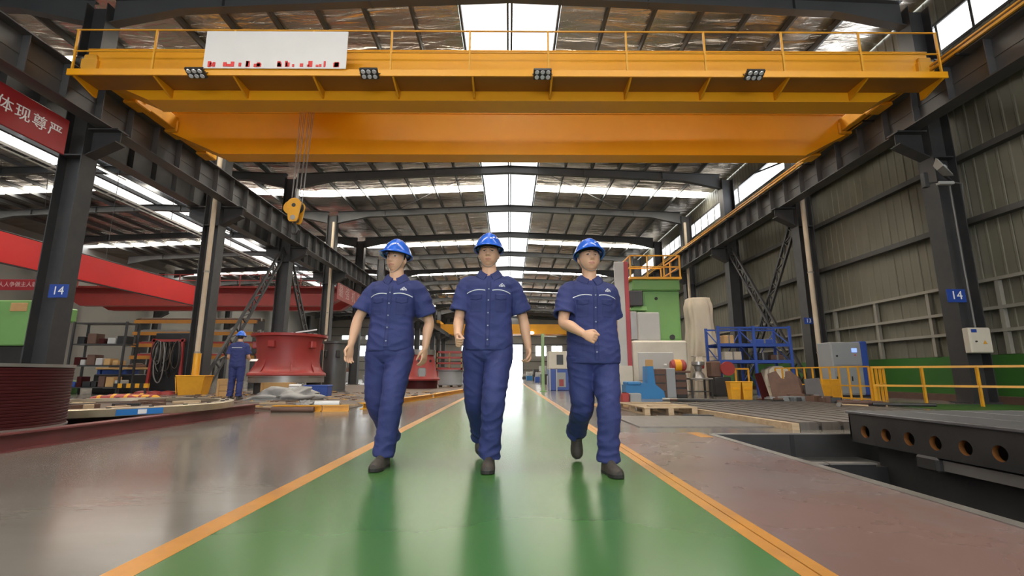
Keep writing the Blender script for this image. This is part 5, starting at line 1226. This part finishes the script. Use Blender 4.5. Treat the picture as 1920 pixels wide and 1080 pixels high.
    def top_z(x, y):
        hit = bvh.ray_cast(Vector((x, y, z1+.3)), Vector((0,0,-1))); return hit[0].z if hit[0] is not None else z1-.06
    for j in range(nn+1):
        a = -PI/2+math.radians(9)+(2*PI-math.radians(18))*j/nn; fr = max(0, -math.sin(a)); ed = max(0, 1-min(j, nn-j)/5)
        ri = .064+.004*fr; ro = .104+.020*fr
        xi, yi = cxn+ri*math.cos(a), cyn+ri*1.0*math.sin(a)
        xo = cxn+ro*math.cos(a)+math.copysign(.018*ed, math.cos(a)); yo = cyn+ro*math.sin(a)*.98
        zi = z1+.026-.052*fr**2.2; zo = top_z(xo, yo)+.008
        top = Vector((cxn+(ri+.007)*math.cos(a), cyn+(ri+.007)*math.sin(a), zi+.006)); xm, ym = (top.x+xo)/2, (top.y+yo)/2; zm = max((top.z+zo)/2+.004, top_z(xm, ym)+.010)
        rows.append([Vector((xi,yi,zi-.02)), Vector((xi,yi,zi)), top, Vector((xm,ym,zm)), Vector((xo,yo,zo)), Vector((xo,yo,zo-.012))])
    for j in range(nn):
        for q in range(5): co.add([rows[j][q], rows[j+1][q], rows[j+1][q+1], rows[j][q+1]], [(0,1,2,3)])
    co.add(rows[0], [tuple(range(6))]); co.add(rows[-1], [tuple(range(6))])
    co.build('collar', m_cloth2, shirt, True)
    # ---- trousers
    t_ = MB()
    t_.loft([sell(*spine(z0+dz), z0+dz, rx*cw, ry, 28, 2.3) for dz, rx, ry in ((-.13,.10,.09),(-.08,.165,.125),(-.02,.182,.132),(.06,.178,.128),(.13,.165,.115))])
    for k in 'ab':
        H, K, A = Vector(J['hip'+k]), Vector(J['kn'+k]), Vector(J['an'+k])
        dd = (A-K).normalized()
        limb(t_, [lerp(H,PL,.2)+Vector((0,0,.05)), H+Vector((0,0,-.03)), lerp(H,K,.55), K, lerp(K,A,.45), lerp(K,A,.85), A+dd*J.get('hemdrop',.02)], [.105,.112,.100,.084,.080,.077,.084], 22, 5, .06, .014)
    tr_ = eval_mesh(t_, 'trousers', .0078, 4, [m_cloth])
    ce = [(PL+Vector((0,-.08,-.10)), .13, .9)]+[(Vector(J['kn'+k]), .14, 1.0) for k in 'ab']+[(Vector(J['an'+k])+Vector((0,0,.05)), .12, 1.5) for k in 'ab']
    folds(tr_, ce, .0085, .45, seed+3)
    link('trousers', tr_, root)
    # ---- shoes
    for k in 'ab':
        A, T = Vector(J['an'+k]), Vector(J['to'+k]); fw = (T-A); fl = Vector((fw.x, fw.y, 0)).normalized()
        heel = J.get('heel'+k)
        if heel is None: heel = Vector((A.x, A.y, 0))-fl*.065
        heel = Vector(heel); ax = (Vector(T)-heel).normalized(); L = (Vector(T)-heel).length
        side = ax.cross(Vector((0,0,1))).normalized(); up = side.cross(ax).normalized()
        def sec(t, w, hgt, z00=0.): return [heel+ax*(L*t)+side*(w*math.cos(q))+up*(z00+(hgt*math.sin(q) if math.sin(q) > 0 else 0)) for q in [2*PI*j/20 for j in range(20)]]
        u_ = MB().loft([sec(-.02,.018,.05,.02), sec(.02,.036,.095,.018), sec(.12,.042,.115,.018), sec(.30,.042,.110,.018), sec(.46,.043,.088,.018), sec(.62,.048,.066,.018), sec(.78,.050,.056,.018), sec(.92,.042,.048,.018), sec(.99,.022,.030,.018)])
        sm = u_.build('shoe', m_shoe, root, True)
        so = MB(); rg = []
        def outl(t, w, z): return t, w, z
        prof_ = [(-.03,.022),(.0,.036),(.1,.044),(.3,.042),(.5,.043),(.7,.051),(.85,.049),(.95,.037),(1.02,.016)]
        poly = [(t,w) for t,w in prof_]+[(t,-w) for t,w in reversed(prof_)]
        so.loft([[heel+ax*(L*t)+side*w+up*z for t, w in poly] for z in (0., .022)]); so.build('sole', m_sole, sm)
        lc = MB()
        for q in range(4):
            t = .40+.07*q; hh = (.118,.103,.092,.082)[q]-.006; lc.tube([heel+ax*L*t+side*.024+up*hh*.93, heel+ax*L*(t+.01)+up*(hh+.006), heel+ax*L*t-side*.024+up*hh*.93], .0035, 6)
        lc.build('laces', m_black, sm, True)
    return root

FIST = dict(curl=(1.35,1.5,1.0), thumb=1.0)
REL = dict(curl=(.35,.45,.35), thumb=.35)
# middle man: arm on the left of the picture half forward with a fist, other hanging back
person('man in navy workwear and blue helmet, middle of the three walking abreast', (-.17, 3.83, 0), 0, dict(
    pelvis=(0,0,.93), chest=(.0,.0,1.22), neck=(.005,.0,1.515), head=(.0,-.022,1.672), hat=-.02, twist=.05,
    sha=(-.185,.0,1.412), ela=(-.235,-.02,1.14), wra=(-.225,-.20,.985), handa=dict(d=(.05,-.75,-.55), n=(.95,0,-.1), s=(0,-.45,.8), **FIST),
    shb=(.190,.01,1.410), elb=(.285,.07,1.145), wrb=(.325,.06,.905), handb=dict(d=(.02,-.05,-1), n=(-.85,-.4,0), s=(-.3,-.9,0), curl=(.8,.9,.6), thumb=.6),
    hipa=(-.095,.01,.90), kna=(-.105,.10,.495), ana=(-.075,.43,.185), toa=(-.075,.40,.025), heela=(-.072,.52,.235),
    hipb=(.090,-.01,.90), knb=(.050,-.16,.49), anb=(.020,-.10,.105), tob=(.015,-.325,.010), heelb=(.022,-.045,.0),
    hem=.885), 1.0, yaw=-.02, hpitch=-.05, wide=1.0, cw=.98)
# left man: both arms hanging, looking ahead to the left of the picture
person('man in navy workwear and blue helmet, leftmost of the three walking', (-.975, 3.95, 0), 0, dict(
    pelvis=(-.01,0,.925), chest=(.0,.005,1.215), neck=(.02,.0,1.505), head=(.015,-.015,1.655), hat=-.02, twist=-.05,
    sha=(-.165,.02,1.398), ela=(-.275,-.03,1.155), wra=(-.295,-.12,.925), handa=dict(d=(-.1,-.15,-1), n=(.7,-.55,0), s=(.5,-.8,.0), curl=(.3,.45,.4), thumb=.3),
    shb=(.205,-.01,1.398), elb=(.295,.06,1.14), wrb=(.275,.02,.91), handb=dict(d=(-.05,-.05,-1), n=(-.8,.35,0), s=(-.35,-.9,0), curl=(.35,.4,.35), thumb=.3),
    hipa=(-.10,.01,.895), kna=(-.120,.06,.49), ana=(-.060,.36,.165), toa=(-.058,.32,.02), heela=(-.055,.45,.21),
    hipb=(.080,-.01,.895), knb=(.060,-.14,.49), anb=(.012,-.14,.105), tob=(-.002,-.365,.010), heelb=(.018,-.085,0),
    hem=.885), 2.3, yaw=-.30, hpitch=-.06, wide=.96, cw=.94)
# right man: arm on the left of the picture swung forward across the belly
rm_ = person('man in navy workwear and blue helmet, rightmost of the three, fist swung forward', (.64, 3.70, 0), 0, dict(
    pelvis=(.01,0,.905), chest=(.0,.0,1.195), neck=(-.005,.0,1.49), head=(-.005,-.02,1.645), hat=-.04, twist=.16,
    sha=(-.19,-.04,1.378), ela=(-.235,-.14,1.115), wra=(-.115,-.36,1.005), handa=dict(d=(.55,-.62,-.3), n=(.72,.45,-.3), s=(-.1,-.3,.95), **FIST),
    shb=(.165,.05,1.385), elb=(.205,.16,1.13), wrb=(.215,.18,.885), handb=dict(d=(0,-.05,-1), n=(-.9,.2,0), s=(-.2,-.95,0), curl=(.5,.6,.5), thumb=.4),
    hipa=(-.090,-.01,.875), kna=(-.085,.02,.475), ana=(-.090,.365,.245), toa=(-.085,.385,.02), heela=(-.09,.43,.275),
    hipb=(.095,.01,.875), knb=(.090,-.13,.475), anb=(.075,-.12,.105), tob=(.105,-.345,.010), heelb=(.060,-.075,0),
    hem=.80, deep=1.05), 3.7, yaw=.10, hpitch=-.16, hroll=.04, wide=1.06, cw=1.03)
rm_.scale = (.985, .985, .972)
# worker in the dusty area, seen from behind
wk_ = person('worker in navy overalls and blue helmet standing with his back turned', (-7.72, 13.7, .012), PI+.15, dict(
    pelvis=(0,0,.93), chest=(.0,.01,1.22), neck=(.0,-.02,1.51), head=(.0,-.05,1.665),
    sha=(-.185,.0,1.43), ela=(-.235,-.05,1.15), wra=(-.20,-.25,1.06), handa=dict(d=(.1,-.9,.1), n=(.5,0,-.8), s=(.8,0,.3), curl=(.5,.6,.4), thumb=.4),
    shb=(.185,.0,1.43), elb=(.235,.02,1.14), wrb=(.20,-.18,1.02), handb=dict(d=(-.1,-.9,.1), n=(-.5,0,-.8), s=(-.8,0,.3), curl=(.5,.6,.4), thumb=.4),
    hipa=(-.095,.0,.90), kna=(-.10,-.01,.49), ana=(-.105,.02,.105), toa=(-.115,-.20,.01), heela=(-.10,.075,0),
    hipb=(.095,.0,.90), knb=(.105,-.01,.49), anb=(.11,.02,.105), tob=(.125,-.20,.01), heelb=(.108,.075,0), hem=.86), 5.1, hold=1, hpitch=.1, vox=.008)

wk_.scale = (1.05, 1.05, 1.05)
MB().bbox(-.13,.13,-.002,.002,1.395,1.41,.0005).build('back_stripe', m_pipew, wk_, False, (0,.148,-.03))
pp = MB().bbox(-.10,.10,-.07,.07,0,.006,.002).build('paper_sheet', m_white, None, False, (-7.44, 14.02, 1.115), .2); pp.rotation_euler = (.5,0,.2)
tag(pp, 'white paper held by the worker with his back turned', 'paper')
